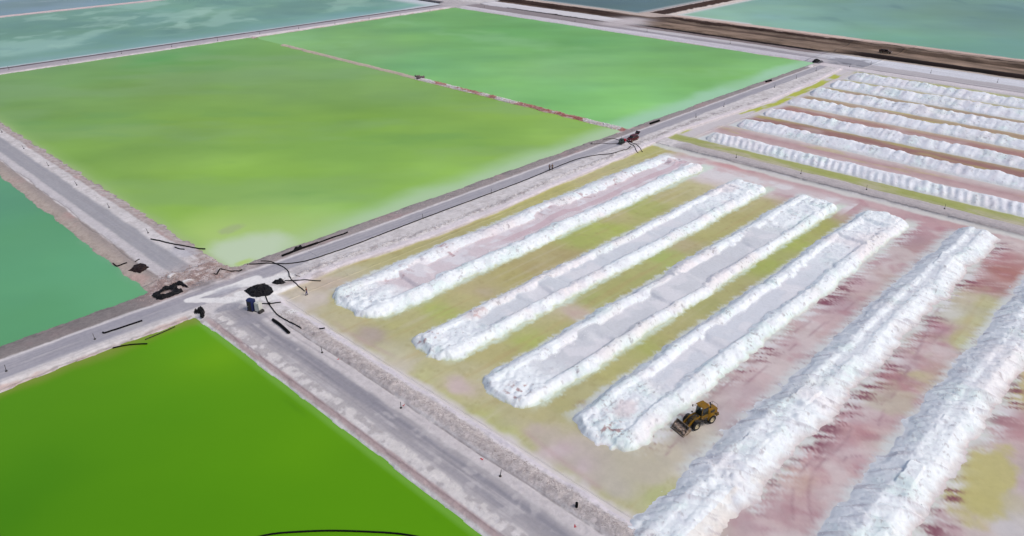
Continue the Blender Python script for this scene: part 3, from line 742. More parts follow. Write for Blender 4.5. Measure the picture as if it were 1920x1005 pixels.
# ------------------------------------------------------------------ salt ridges
def salt_colour(x, y, z, creamy=0.5, seed=0, base=(233, 242, 248)):
    n1 = fbm(x, y, 0.8, 801 + seed, 4); n4 = fbm(x, y, 4.0, 811 + seed, 4); n12 = fbm(x, y, 11, 821 + seed, 3)
    c = np.tile(srgb(base), (len(x), 1))
    c = lay(c, (218, 236, 238), ss(0.0, 0.8, n4) * 0.8)
    c = lay(c, (232, 222, 226), ss(0.1, 0.8, n12 + 0.3 * n4) * creamy)
    c = lay(c, (210, 214, 226), ss(0.15, 0.8, fbm(x, y, .6, 805, 4)) * 0.4)
    c = lay(c, (150, 142, 152), ss(0.62, 0.9, n1) * 0.5); c = lay(c, (200, 204, 218), ss(0.2, 0.8, fbm(x, y, 2.2, 807, 4)) * 0.35)
    c = lay(c, (128, 116, 126), ss(0.62, 0.85, fbm(x, y, .45, 809, 2)) * ss(0.0, 0.7, n4) * 0.5)
    return c

def cones(x, y, h, line, H, hw, spacing, jit=0.35, slope=None, rnd=None):
    """heaps dumped one after another along a line"""
    rnd = rnd or random
    slope = slope or H / hw
    s = line[0]
    while s < line[1]:
        cx, cy, hh = s, line[2](s) + rnd.uniform(-jit, jit), H * rnd.uniform(0.86, 1.1)
        R = hh / slope
        k = (np.abs(x - cx) < R) & (np.abs(y - cy) < R)
        if k.any():
            d = np.hypot(x[k] - cx, y[k] - cy)
            hc = hh - slope * np.sqrt(d * d + 0.12) - 0.5
            h[k] = np.maximum(h[k], hc)
        s += spacing * rnd.uniform(0.7, 1.3)
    return h

RIDGE_LABELS = ['long double-crested salt ridge with a pinkish trough, next to the road with the black pipe',
                'second long salt ridge from the road with the black pipe, with a grey trough',
                'third double salt ridge from the black pipe road, its near end speckled reddish brown',
                'double salt ridge whose broad near end lies beside the wheel loader bucket',
                'tall single salt ridge just in front of the wheel loader, curving to a low tail',
                'tall salt ridge cut off by the lower right corner of the picture']
def build_ridge(i, r):
    rnd = random.Random(100 + i)
    x0, x1, y0, y1 = r['x0'] - (2.5 if i != 4 else 13), r['x1'] + 2.5, r['yb0'] - 2.0, r['yb1'] + 1.5
    xs, ys = grid_xy(x0, x1, y0, y1, 0.22, 0.16)
    X, Y = np.meshgrid(xs, ys, indexing='ij'); x, y = X.ravel(), Y.ravel()
    wob = 0.45 * fbm(x, y * 0, 9, 830 + i, 3)
    yy = y + wob
    h = np.full_like(x, -1.1)
    H = r['H']
    w1 = lambda s: r['c1'] + 0.3 * math.sin(s / 5.1 + i); w2 = lambda s: r['c2'] + 0.3 * math.sin(s / 4.3 + 2 * i)
    # the two banks
    for cy, yb in ((r['c1'], r['yb1']), (r['c2'], r['yb0'])):
        hw = abs(yb - cy)
        inner = hw * 0.75 if i < 4 else hw
        sgn = 1 if yb > cy else -1
        d = (yy - cy) * sgn
        rag = 1 + 0.20 * fbm(x, y * 0, 7, 835 + i + (3 if sgn > 0 else 0), 4) + 0.10 * fbm(x, y, 1.6, 838 + i, 3)
        p = np.where(d > 0, 1 - d / (hw * rag), 1 + d / inner)
        p = np.where((d > 0) & (p < 0.4), p * (0.45 + 0.55 * np.clip(p / 0.4, -0.6, 1)), p)
        if i < 4: p = np.where(p > 0, np.tanh(p * 1.25) / 0.86, p)
        var = 0.84 + 0.12 * fbm(x, y * 0, 5, 840 + i, 3)
        hb = -0.5 + H * var * np.clip(p * 1.05, -1.5, 0.93)
        h = np.maximum(h, hb)
        ln = (r['x0'] + hw * 0.8, r['x1'] - hw * 0.8, w1 if cy == r['c1'] else w2)
        h = cones(x, yy, h, ln, H * 0.94, hw, 1.5 if i < 4 else 2.2, 0.35, rnd=rnd)
    # packed trough between the banks, with slumps across it
    t0, t1 = r['t']
    tl = -0.5 + r['tr'] + 0.5 * ss(0.25, 0.7, fbm(x, y * 0.3, 7, 850 + i, 3))
    mid = band(yy, r['c2'], r['c1'], 0.1)
    fe = ss(r['x0'] + (13, 16, 14, 21, 9, 9)[i], r['x0'] + (7, 9, 8, 13, 3, 3)[i], x + 2.0 * fbm(x, y, 4, 852, 3)) * (i < 4)
    ff = ss((176, 128, 134, 128, 200, 200)[i], (188, 172, 168, 170, 220, 220)[i], x + 9 * fbm(x, y * 0, 18, 853 + i, 3)) * (i < 4)
    fill = np.clip(fe + ff, 0, 1)
    tl = tl + (H * 0.62 - r['tr']) * fill * (0.8 + 0.35 * fbm(x, y, 2.6, 854, 4))
    h = np.where(mid > 0.5, np.maximum(h, tl), h)
    tr_mask = mid * (h < tl + 0.12) * (i < 4) * (1 - fill)
    # blunt heaps closing both ends
    n_end = 7 if i < 4 else 4
    for k in range(n_end):
        f = (k + 0.5) / n_end
        for xe, sg in ((r['x0'], 1), (r['x1'], -1)):
            cy = r['yb0'] + 2.2 + (r['yb1'] - r['yb0'] - 4.4) * f + rnd.uniform(-.4, .4)
            cx = xe + sg * (2.6 + 1.3 * abs(2 * f - 1) + rnd.uniform(-0.5, 0.8))
            for q in range(2):
                h = cones(x, yy, h, (cx, cx + 0.1, lambda s: cy), H * rnd.uniform(0.72, 0.95), 2.9, 9, 0.3, rnd=rnd)
                cx += sg * rnd.uniform(1.4, 2.2); cy += rnd.uniform(-0.6, 0.6)
    # round both ends off
    yc = (r['yb0'] + r['yb1']) / 2; hwid = (r['yb1'] - r['yb0']) / 2
    en = np.sqrt(np.clip(1 - np.clip(np.abs(yy - yc) / (hwid * 1.05), 0, 1) ** 2.4, 0, 1))
    if i == 4:      # wide nose spilling toward the near road
        for (cx, cy, hh) in ((68, 35.6, 1.3), (70.5, 33.2, 1.3), (72, 35, 1.5), (73.5, 32.2, 1.3), (66, 36.6, 1.1), (64.4, 36.9, 1.0), (63, 37.0, .95), (61.6, 37.3, .9), (60.2, 37.6, .85), (58.9, 37.9, .8), (75, 34, 1.6)):
            h = cones(x, yy, h, (cx, cx + .1, lambda s: cy), hh, hh / 0.58, 9, 0.1, rnd=rnd)
    else:
        ex = np.minimum(x - r['x0'], r['x1'] - x) + 0.6 * fbm(x, y, 2.2, 860 + i, 3)
        lim = -0.9 + 0.85 * (ex - (1 - en) * hwid * 0.7)
        h = np.minimum(h, np.maximum(lim, -1.1))
    rgh = fbm(x, y, 1.6, 870 + i, 5)
    amp = np.where(tr_mask > 0.5, 0.03, 0.14 if i < 4 else 0.10) * ss(-0.8, 0.1, h)
    fl = 0.5 * fbm(x + 0.3 * y, y, 0.55, 882 + i, 3, 2.6) + 0.5 * fbm(x, y, 0.7, 880 + i, 3)
    h = h + amp * (rgh * 0.45 + 0.8 * fl + 0.35 * (np.abs(fbm(x, y, 0.45, 884 + i, 2)) - 0.3))
    if i >= 4:      # run-off grooves down the flanks
        u = x * STREAK[0] + y * STREAK[1]; v = -x * STREAK[1] + y * STREAK[0]
        g = fbm(u, v, 5, 890 + i, 3, 0.7)
        h = h + 0.22 * g * ss(-0.7, 0.0, h) * (1 - ss(1.6, 2.3, h))
    # colour
    c = salt_colour(x, y, h, 0.55 if i not in (4, 5) else 0.35, 7 * i)
    if i < 4:
        tcol = [(208, 199, 206), (205, 212, 221), (203, 208, 216), (207, 213, 223)][i]
        tm = np.clip(tr_mask, 0, 1)
        c = lay(c, tcol, tm * 0.95); c = lay(c, (222, 224, 231), tm * ss(0.05, 0.5, fbm(x, y, 5, 900 + i, 3)) * 0.7)
    if i == 0:
        pk = ss(-0.3, 0.6, fbm(x, y * 0, 16, 905, 3) + 0.4 * ss(95, 120, x))
        c = lay(c, (214, 196, 202), (yy > r['t'][1]) * pk * 0.4)
        c = lay(c, (150, 96, 104), (yy > r['t'][1]) * ss(0.35, 0.8, fbm(x, y, 1.1, 906, 3)) * ss(0.15, 0.6, fbm(x, y * 0, 8, 907, 3)) * 0.6)
        c = lay(c, (196, 170, 180), (np.abs(yy - 106.6) < 1.0) * (tr_mask > 0.5) * ss(96, 112, x) * 0.6)
    if i in (2, 3, 1):
        q = np.hypot((x - r['x0'] - 3.5) / 3.0, (y - (r['yb0'] + (4.0 if i != 1 else 8))) / 2.6)
        c = lay(c, (150, 110, 112), (1 - ss(0.4, 1.1, q)) * ss(0.30, 0.7, fbm(x, y, 0.8, 911 + i, 3)) * 0.8)
    if i == 1:
        q = np.hypot((x - 81) / 3.4, (y - 88) / 1.8)
        c = lay(c, (196, 168, 168), (1 - ss(0.4, 1.1, q)) * (0.35 + 0.5 * ss(0.1, 0.5, fbm(x, y, 0.8, 915, 3))))
    if i == 3:
        q = np.hypot((x - 77) / 3.5, (y - 52) / 2.2)
        c = lay(c, (218, 204, 208), (1 - ss(0.3, 1.2, q + 0.4 * fbm(x, y, 2, 917, 3))) * 0.6)
    # wet, minty toe standing in brine on the low side; bluish toe on the other
    toe = 1 - ss(-0.48, 0.0 if i < 4 else 0.10, h + 0.10 * fbm(x, y, 1.2, 925, 3))
    c = lay(c, (204, 220, 212) if i < 4 else (206, 204, 206), toe * (y < r['c2']) * 0.85)
    foot = 1 - ss(-0.52, -0.33, h + 0.14 * fbm(x, y, 1.0, 927, 3))
    c = lay(c, (188, 190, 150) if i < 3 else (200, 184, 186), foot * (0.7 if i < 3 else 0.5))
    c = lay(c, (204, 212, 220), toe * (y > r['c1']) * 0.8)
    if i >= 4:
        c = lay(c, (208, 214, 224), ss(r['c1'] - 0.3, r['c1'] + 0.8, yy) * 0.4)  # bluish shade of the high-y flank, painted into the salt colour
        c = lay(c, (198, 204, 216), np.exp(-((yy - (r['t'][0] + r['t'][1]) / 2) / 0.45) ** 2) * ss(100, 112, x) * 0.6)
        c = lay(c, (226, 222, 216), (y < r['c2'] - 1) * (1 - ss(72, 84, x)) * ss(-0.1, 0.6, fbm(x, y, 3, 921, 3)) * 0.6)
        c = lay(c, (150, 136, 150), ss(0.42, 0.8, g) * (1 - ss(0.2, 1.4, h)) * 0.40)
    F = grid_faces(len(xs), len(ys))
    V = np.stack([x, y, h], 1)
    F = F[V[F][:, :, 2].max(1) > -0.85]
    used, inv = np.unique(F, return_inverse=True)
    o = np_mesh('salt_ridge', V[used] - np.array([r['x0'], yc, 0]), inv.reshape(-1, 4), M_SALT, np.clip(c[used], 0, .93), np.full(len(used), 0.03))
    o.location = (r['x0'], yc, 0)
    tag(o, RIDGE_LABELS[i], 'salt ridge', 'salt ridges of the near field')
    return (xs, ys, h.reshape(X.shape))
RH = [build_ridge(i, r) for i, r in enumerate(RIDGES)]

FAR_LABELS = ['white salt ridge with regular scallops beside the yellow-green ditch of the far field', 'second white ridge of the far field, behind the scalloped one',
              'third ridge of the far field, above the reddish brown strip', 'middle ridge of the far field, fourth from the scalloped one',
              'fifth white ridge of the far field, counted from the scalloped one', 'last but one white ridge of the far field, near the dark earth bank',
              'farthest salt ridge of the far field, beside the pale far road']
for i, (cx, hw, H, ys_) in enumerate(UPR):
    rnd = random.Random(300 + i)
    xs, ys = grid_xy(cx - hw - 1.2, cx + hw + 1.2, -14, ys_ + 1.5, 0.3, 0.34)
    X, Y = np.meshgrid(xs, ys, indexing='ij'); x, y = X.ravel(), Y.ravel()
    xx = x + 0.35 * fbm(x * 0, y, 8, 930 + i, 3)
    p = 1 - np.abs(xx - cx) / hw
    h = np.maximum(-0.5 + H * (0.80 + 0.16 * fbm(x * 0, y, 6, 940 + i, 4)) * np.minimum(p * 1.08, 0.95), -1.1)
    sp = 1.9 if i == 0 else 2.3
    # swap axes so the heaps run along y
    h = cones(y, xx, h, (-14, ys_ - hw * 0.75, lambda s: cx + rnd.uniform(-0.2, 0.2)), H * 0.9, hw, sp * 0.8, 0.25 if i else 0.08, rnd=rnd)
    if i == 0:
        tooth = np.cos(2 * math.pi * (y + 0.35 * (cx - x)) / 1.95 + 0.9 * fbm(x * 0, y, 12, 941, 2))
        h = h + (0.15 + 0.07 * fbm(x, y, 6, 943, 3)) * tooth * ss(-0.6, -0.1, h) * (1 - ss(0.7, 1.4, h)) * (x < cx)
    else:
        g = fbm(x + 0.25 * y, y, 9, 950 + i, 2, 1.5)
        h = h + 0.18 * g * ss(-0.7, 0.0, h) * (1 - ss(1.3, 2.0, h))
    ex = ys_ - y + 0.5 * fbm(x, y, 2.4, 960 + i, 3)
    en = np.sqrt(np.clip(1 - np.clip(np.abs(xx - cx) / (hw * 1.05), 0, 1) ** 2.4, 0, 1))
    h = np.minimum(h, np.maximum(-0.8 + 0.8 * (ex - (1 - en) * hw * 0.8), -1.1))
    h = h + 0.20 * (0.7 * fbm(x, y, 1.7, 970 + i, 4) + 0.6 * fbm(x, y, 4.5, 980 + i, 3)) * ss(-0.9, -0.1, h)
    c = salt_colour(x, y, h, 0.30, 40 + 7 * i, base=(230, 236, 245))
    c = lay(c, (208, 206, 218), ss(0.0, 0.8, fbm(x + 0.3 * y, y, 6, 990 + i, 4, 1.6)) * 0.45)
    c = lay(c, (205, 210, 214), (1 - ss(-0.45, 0.1, h)) * 0.8)
    c = lay(c, (204, 198, 205), ss(ys_ - 7, ys_ - 1, y) * ss(-0.2, 0.5, fbm(x, y, 3, 995 + i, 3)) * 0.55)
    F = grid_faces(len(xs), len(ys)); V = np.stack([x, y, h], 1)
    F = F[V[F][:, :, 2].max(1) > -0.85]
    used, inv = np.unique(F, return_inverse=True)
    o = np_mesh('salt_ridge', V[used] - np.array([cx, ys_, 0]), inv.reshape(-1, 4), M_SALT, np.clip(c[used], 0, .93), np.full(len(used), 0.03))
    o.location = (cx, ys_, 0)
    tag(o, FAR_LABELS[i], 'salt ridge', 'salt ridges of the far field')
#OBJECTS#
# ------------------------------------------------------------------ object building helpers
def hz(x, y):
    return float(height(np.array([float(x)]), np.array([float(y)]))[0])

class MB:
    def __init__(s): s.v = []; s.f = []; s.sm = []
    def add(s, vs, fs, smooth=False):
        n = len(s.v); s.v += [tuple(v) for v in vs]; s.f += [[n + i for i in f] for f in fs]; s.sm += [smooth] * len(fs); return s
    def box(s, c, d, rot=None, taper=1.0, ty=None):
        ty = taper if ty is None else ty
        vs = []
        for z in (-1, 1):
            k = taper if z > 0 else 1; k2 = ty if z > 0 else 1
            for x, y in ((-1, -1), (1, -1), (1, 1), (-1, 1)):
                p = Vector((x * d[0] / 2 * k, y * d[1] / 2 * k2, z * d[2] / 2))
                if rot: p = Euler(rot).to_matrix() @ p
                vs.append(p + Vector(c))
        return s.add(vs, [(3, 2, 1, 0), (4, 5, 6, 7), (0, 1, 5, 4), (1, 2, 6, 5), (2, 3, 7, 6), (3, 0, 4, 7)])
    def prism(s, poly, y0, y1, bev=0.0):
        """side outline in x,z, pushed out from y0 to y1, edges drawn in by bev"""
        n = len(poly); cx = sum(p[0] for p in poly) / n; cz = sum(p[1] for p in poly) / n
        def ring(y, k): return [(cx + (p[0] - cx) * k, y, cz + (p[1] - cz) * k) for p in poly]
        R = [ring(y0, 1 - bev), ring(y0 + (y1 - y0) * 0.06, 1), ring(y1 - (y1 - y0) * 0.06, 1), ring(y1, 1 - bev)] if bev else [ring(y0, 1), ring(y1, 1)]
        vs = [p for r in R for p in r]; fs = []
        for k in range(len(R) - 1):
            for i in range(n):
                j = (i + 1) % n; fs.append((k * n + i, k * n + j, (k + 1) * n + j, (k + 1) * n + i))
        fs.append(tuple(range(n))[::-1]); fs.append(tuple((len(R) - 1) * n + i for i in range(n)))
        return s.add(vs, fs)
    def tube(s, path, r, n=8, cap=True, smooth=True):
        P = [Vector(p) for p in path]; rs = r if isinstance(r, (list, tuple)) else [r] * len(P)
        vs = []; fs = []
        up = Vector((0, 0, 1))
        for i, p in enumerate(P):
            t = (P[min(i + 1, len(P) - 1)] - P[max(i - 1, 0)]).normalized()
            a = t.cross(up)
            if a.length < 0.05: a = t.cross(Vector((1, 0, 0)))
            a.normalize(); b = a.cross(t).normalized()
            for k in range(n):
                g = 2 * math.pi * k / n
                vs.append(p + a * math.cos(g) * rs[i] + b * math.sin(g) * rs[i])
        for i in range(len(P) - 1):
            for k in range(n):
                k2 = (k + 1) % n; fs.append((i * n + k, i * n + k2, (i + 1) * n + k2, (i + 1) * n + k))
        s.add(vs, fs, smooth)
        if cap:
            m0 = len(s.v) - len(vs)
            s.f.append([m0 + k for k in range(n)][::-1]); s.sm.append(False)
            s.f.append([m0 + (len(P) - 1) * n + k for k in range(n)]); s.sm.append(False)
        return s
    def lathe(s, prof, c, axis='y', n=20):
        vs = []; fs = []
        for a, r in prof:
            for k in range(n):
                g = 2 * math.pi * k / n; u, w = r * math.cos(g), r * math.sin(g)
                vs.append((c[0] + u, c[1] + a, c[2] + w) if axis == 'y' else (c[0] + u, c[1] + w, c[2] + a) if axis == 'z' else (c[0] + a, c[1] + u, c[2] + w))
        for i in range(len(prof) - 1):
            for k in range(n):
                k2 = (k + 1) % n; fs.append((i * n + k, i * n + k2, (i + 1) * n + k2, (i + 1) * n + k))
        return s.add(vs, fs, False)
    def build(s, name, mat, parent=None, loc=None):
        me = bpy.data.meshes.new(name); me.from_pydata(s.v, [], s.f)
        me.polygons.foreach_set('use_smooth', s.sm); me.materials.append(mat)
        bm = bmesh.new(); bm.from_mesh(me); bmesh.ops.recalc_face_normals(bm, faces=bm.faces); bm.to_mesh(me); bm.free()
        o = bpy.data.objects.new(name, me); COL.objects.link(o)
        if parent: o.parent = parent
        if loc: o.location = loc
        return o

def thing(name, label, cat, loc, rz=0, group=None):
    o = bpy.data.objects.new(name, None); COL.objects.link(o)
    o.location = loc; o.rotation_euler = (0, 0, rz); o.empty_display_size = 0.3
    return tag(o, label, cat, group)

def copy_tree(o, parent=None):
    c = o.copy(); COL.objects.link(c)
    if parent: c.parent = parent
    for ch in list(o.children): copy_tree(ch, c)
    return c

M_YEL = worn('yellow_machine_paint', (0.22, 0.115, 0.006), (0.12, 0.085, 0.035), 2.6, 0.6, 0.2)
M_YEL2 = worn('salty_machine_paint', (0.11, 0.07, 0.025), (0.24, 0.19, 0.13), 3.0, 0.8, 0.15)
M_BUCK = worn('scraped_bucket_steel', (0.20, 0.15, 0.11), (0.42, 0.36, 0.31), 3.5, 0.75, 0.15)
M_RUB = worn('black_rubber', (0.012, 0.012, 0.013), (0.06, 0.055, 0.05), 4, 0.85, 0.2)
M_DARK = worn('black_steel', (0.018, 0.018, 0.02), (0.06, 0.055, 0.05), 4, 0.6, 0.4)
M_RIM = worn('cream_wheel_rim', (0.50, 0.44, 0.30), (0.22, 0.19, 0.14), 5, 0.6)
M_GLASS = principled('tinted_glass', (0.01, 0.018, 0.018), 0.08, 0, 0.6)
M_LINER = worn('black_plastic_liner', (0.004, 0.004, 0.006), (0.018, 0.018, 0.022), 4, 0.6, 0.15)
M_PIPE = principled('black_plastic_pipe', (0.003, 0.003, 0.004), 0.6, 0, 0.1)
M_HOSE = worn('brown_black_hose', (0.02, 0.016, 0.015), (0.07, 0.055, 0.05), 3, 0.7, 0.2)
M_REDC = worn('dark_red_car_paint', (0.075, 0.002, 0.005), (0.04, 0.006, 0.008), 3, 0.35, 0.3)
M_BROWN = worn('dark_brown_truck_paint', (0.05, 0.022, 0.015), (0.09, 0.06, 0.045), 2, 0.5)
M_PUMP = worn('dark_green_pump_casing', (0.012, 0.032, 0.032), (0.04, 0.055, 0.05), 4, 0.5)
M_RED = worn('red_paint', (0.36, 0.01, 0.025), (0.22, 0.03, 0.03), 4, 0.5)
M_BLUE = worn('dark_blue_plastic', (0.010, 0.018, 0.085), (0.02, 0.03, 0.10), 3, 0.5)
M_WHITE = worn('off_white_plastic', (0.56, 0.58, 0.55), (0.42, 0.43, 0.40), 3, 0.5)
M_ORANGE = principled('orange_vest_cloth', (0.50, 0.09, 0.02), 0.9, 0, 0.1)
M_NAVY = principled('blue_trouser_cloth', (0.03, 0.03, 0.16), 0.95, 0, 0.1)
M_CLOTH = principled('dark_work_cloth', (0.015, 0.015, 0.018), 0.95, 0, 0.1)
M_OLIVE = principled('dark_olive_cloth', (0.035, 0.042, 0.03), 0.95, 0, 0.1)
M_SKIN = principled('skin', (0.28, 0.15, 0.10), 0.6, 0, 0.3)
M_HELM = principled('helmet_shell', (0.03, 0.03, 0.035), 0.35, 0, 0.4)
M_LAMP = principled('clear_lamp_lens', (0.75, 0.75, 0.72), 0.15, 0, 0.5)
M_RIBBON = principled('red_ribbon', (0.50, 0.012, 0.03), 0.8, 0, 0.2)
M_LUMP = worn('salt_crust_lumps', (0.62, 0.62, 0.64), (0.42, 0.36, 0.36), 0.9, 0.95, 0.1)
M_GRAV = worn('grey_gravel', (0.44, 0.41, 0.41), (0.27, 0.24, 0.24), 1.1, 0.95, 0.1)
M_REDROCK = worn('reddish_crust_rock', (0.36, 0.15, 0.13), (0.52, 0.42, 0.42), 0.6, 0.95, 0.1)

# ------------------------------------------------------------------ wheel loader
def make_wheel(parent, x, y, r, w, s):
    wh = bpy.data.objects.new('wheel', None)
    m_ = MB()
    prof = [(-w / 2, r * 0.60), (-w / 2, r * 0.9), (-w * 0.40, r * 0.98), (0, r), (w * 0.40, r * 0.98), (w / 2, r * 0.9), (w / 2, r * 0.60)]
    m_.lathe(prof, (0, 0, 0), 'y', 26)
    for k in range(20):      # lugs
        a = 2 * math.pi * k / 20
        for sg in (-1, 1):
            m_.box((math.cos(a + sg * .07) * r * 1.0, sg * w * 0.24, math.sin(a + sg * .07) * r * 1.0), (0.09, w * 0.46, 0.07), (0, -a + math.pi / 2, 0))
    t = m_.build('wheel', M_RUB, parent, (x, y, r))
    rm = MB().lathe([(s * w * 0.28, 0.001), (s * w * 0.30, r * 0.22), (s * w * 0.22, r * 0.30), (s * w * 0.18, r * 0.50), (s * w * 0.46, r * 0.60), (s * w * 0.44, r * 0.66), (-s * w * 0.3, r * 0.62), (-s * w * 0.3, 0.001)], (0, 0, 0), 'y', 22)
    for k in range(8):
        a = 2 * math.pi * k / 8
        rm.box((math.cos(a) * r * .26, s * w * .31, math.sin(a) * r * .26), (.05, .05, .05))
    rm.build('rim', M_RIM, t)
    return t

g1, g2 = G(1306, 805.5, -0.5), G(1332.7, 793.5, -0.5)
hd = math.atan2(g1[1] - g2[1], g1[0] - g2[0])
nx_, ny_ = -math.sin(hd), math.cos(hd)           # left of heading
mid = (g1 + g2) / 2
toward = 1 if (nx_ * -mid[0] + ny_ * -mid[1]) > 0 else -1
ctr = mid - np.array([nx_, ny_]) * toward * 1.0
LD = thing('wheel_loader', 'yellow articulated wheel loader with raised salt-caked bucket between two salt ridges', 'wheel loader', (ctr[0], ctr[1], hz(*ctr) + 0.0), hd)
WB, R_ = 1.48, 0.67
for sx in (1, -1):
    for sy in (1, -1):
        make_wheel(LD, sx * WB, sy * 0.92, R_, 0.48, sy)
fr = MB().prism([(-2.75, .62), (-2.8, 1.05), (-.2, 1.08), (-.1, .7), (-.5, .48), (-2.4, .5)], -.42, .42, .02)
fr.box((.0, 0, .72), (.5, .34, .5)); fr.prism([(.1, .5), (.1, 1.25), (.7, 1.7), (1.35, 1.45), (2.05, .9), (2.0, .5)], -.36, .36, .02)
fr.build('frame', M_YEL2, LD)
for sx in (1, -1): MB().tube([(sx * WB, -.9, R_), (sx * WB, .9, R_)], .17, 10).build('axle', M_DARK, LD)
hood = MB().prism([(-2.95, 1.05), (-3.0, 1.75), (-2.75, 2.02), (-1.55, 2.12), (-1.1, 2.1), (-1.1, 1.05)], -.52, .52, .05)
hd_o = hood.build('engine_hood', M_YEL, LD)
MB().box((-3.0, 0, 1.43), (.05, .8, .6)).build('grille', M_DARK, hd_o)
for sy in (1, -1): MB().box((-2.0, sy * .53, 1.6), (.75, .02, .36)).build('side_grille', M_DARK, hd_o)
MB().box((-2.92, 0, .82), (.5, 1.5, .42), taper=.92).build('counterweight', M_YEL2, LD)
for sy in (1, -1):
    f_ = MB()
    pts_ = [(-WB + .95 * math.cos(a), R_ + .86 * math.sin(a)) for a in np.linspace(math.radians(20), math.radians(160), 9)]
    poly = pts_ + [(p[0] * .97 - WB * .03, p[1] - .07) for p in reversed(pts_)]
    f_.prism(poly, sy * .68, sy * 1.17)
    f_.build('fender', M_YEL, LD)
    f2 = MB(); pts_ = [(WB + .90 * math.cos(a), R_ + .82 * math.sin(a)) for a in np.linspace(math.radians(75), math.radians(165), 7)]
    f2.prism(pts_ + [(p[0] * .985 + WB * .015, p[1] - .05) for p in reversed(pts_)], sy * .70, sy * 1.15); f2.build('fender', M_DARK, LD)
    stp = MB()
    for k in range(3): stp.box((-.35 + k * .04, sy * (.98 - .05 * k), .55 + .3 * k), (.5, .3, .05))
    for q in (-.58, -.12): stp.tube([(q, sy * 1.1, .5), (q + .1, sy * .85, 1.3)], .025, 6)
    stp.build('step', M_DARK, LD)
plat = MB().box((-.45, 0, 1.22), (1.55, 1.75, .12)); plat.build('platform', M_YEL2, LD)
cab = bpy.data.objects.new('cab', None)
cb = MB()
for (x, y) in ((.28, .62), (.28, -.62), (-1.02, .64), (-1.02, -.64)):
    cb.tube([(x, y, 1.25), (x - (.12 if x > 0 else -.02), y * .93, 2.95)], .055, 6)
cb.box((-.38, 0, 1.42), (1.36, 1.34, .36)); cb.box((-1.03, 0, 1.75), (.08, 1.28, .4))
cab = cb.build('cab', M_YEL, LD)
gp = MB().prism([(.30, 1.6), (.18, 2.9), (-.97, 2.9), (-1.0, 1.6)], -.60, .60, .01); gp.build('window', M_GLASS, cab)
rf = MB().prism([(.34, 2.93), (.30, 3.06), (.1, 3.12), (-1.0, 3.12), (-1.15, 3.05), (-1.15, 2.93)], -.74, .74, .05)
rf.build('roof', M_YEL, cab)
bc = MB().lathe([(0, .001), (0, .09), (.16, .08), (.2, .001)], (-.9, .45, 3.12), 'z', 10); bc.build('beacon', worn('amber_lens', (.6, .22, .02), (.5, .2, .02), 2, .3), cab)
for sy in (1, -1):
    MB().box((.36, sy * .5, 3.0), (.08, .18, .12)).build('work_lamp', M_LAMP, cab); MB().box((-1.18, sy * .5, 2.98), (.08, .18, .12)).build('work_lamp', M_LAMP, cab)
for sy in (1, -1):
    mr = MB(); mr.tube([(.25, sy * .65, 2.7), (.5, sy * 1.05, 2.75)], .02, 5); mr.box((.5, sy * 1.08, 2.58), (.05, .2, .34)); mr.build('mirror', M_DARK, cab)
ex = MB().tube([(-1.75, .22, 2.05), (-1.75, .22, 2.6), (-1.82, .22, 2.8)], .06, 8); ex.tube([(-1.75, .22, 2.1), (-1.75, .22, 2.42)], .1, 8); ex.build('exhaust', M_DARK, LD)
MB().tube([(-2.1, -.25, 2.05), (-2.1, -.25, 2.45)], [.07, .07], 8).tube([(-2.1, -.25, 2.45), (-2.1, -.25, 2.6)], .12, 8).build('air_intake', M_DARK, LD)
rl = MB()
rl.tube([(-2.9, -.5, 2.0), (-2.9, -.5, 2.4), (-1.3, -.5, 2.4)], .022, 5); rl.tube([(-2.9, .5, 2.0), (-2.9, .5, 2.4), (-2.9, -.5, 2.4)], .022, 5); rl.build('handrail', M_DARK, LD)
for sy in (1, -1):
    arm = MB().prism([(.42, 1.55), (.55, 1.78), (1.6, 1.62), (2.55, .95), (3.0, .62), (2.9, .42), (2.3, .62), (1.5, 1.25)], sy * .50 - .06, sy * .50 + .06, .01)
    arm.build('lift_arm', M_YEL, LD)
    cy = MB().tube([(.7, sy * .34, .95), (1.35, sy * .34, 1.05)], .085, 8).tube([(1.35, sy * .34, 1.05), (2.0, sy * .4, 1.16)], .045, 8); cy.build('hydraulic_cylinder', M_DARK, LD)
    hl = MB().box((1.0, sy * .62, 1.98), (.16, .22, .18)).tube([(.95, sy * .55, 1.6), (1.0, sy * .6, 1.95)], .025, 5); hl.build('headlight', M_DARK, LD)
zb = MB().prism([(1.75, 1.75), (1.95, 1.85), (2.25, 1.2), (2.15, .75), (2.0, .8)], -.09, .09).tube([(.6, 0, 1.75), (1.8, 0, 1.82)], .09, 8).tube([(2.2, 0, 1.0), (2.85, 0, .95)], .06, 8)
zb.tube([(1.5, -.5, 1.3), (1.5, .5, 1.3)], .09, 8); zb.build('tilt_linkage', M_DARK, LD)
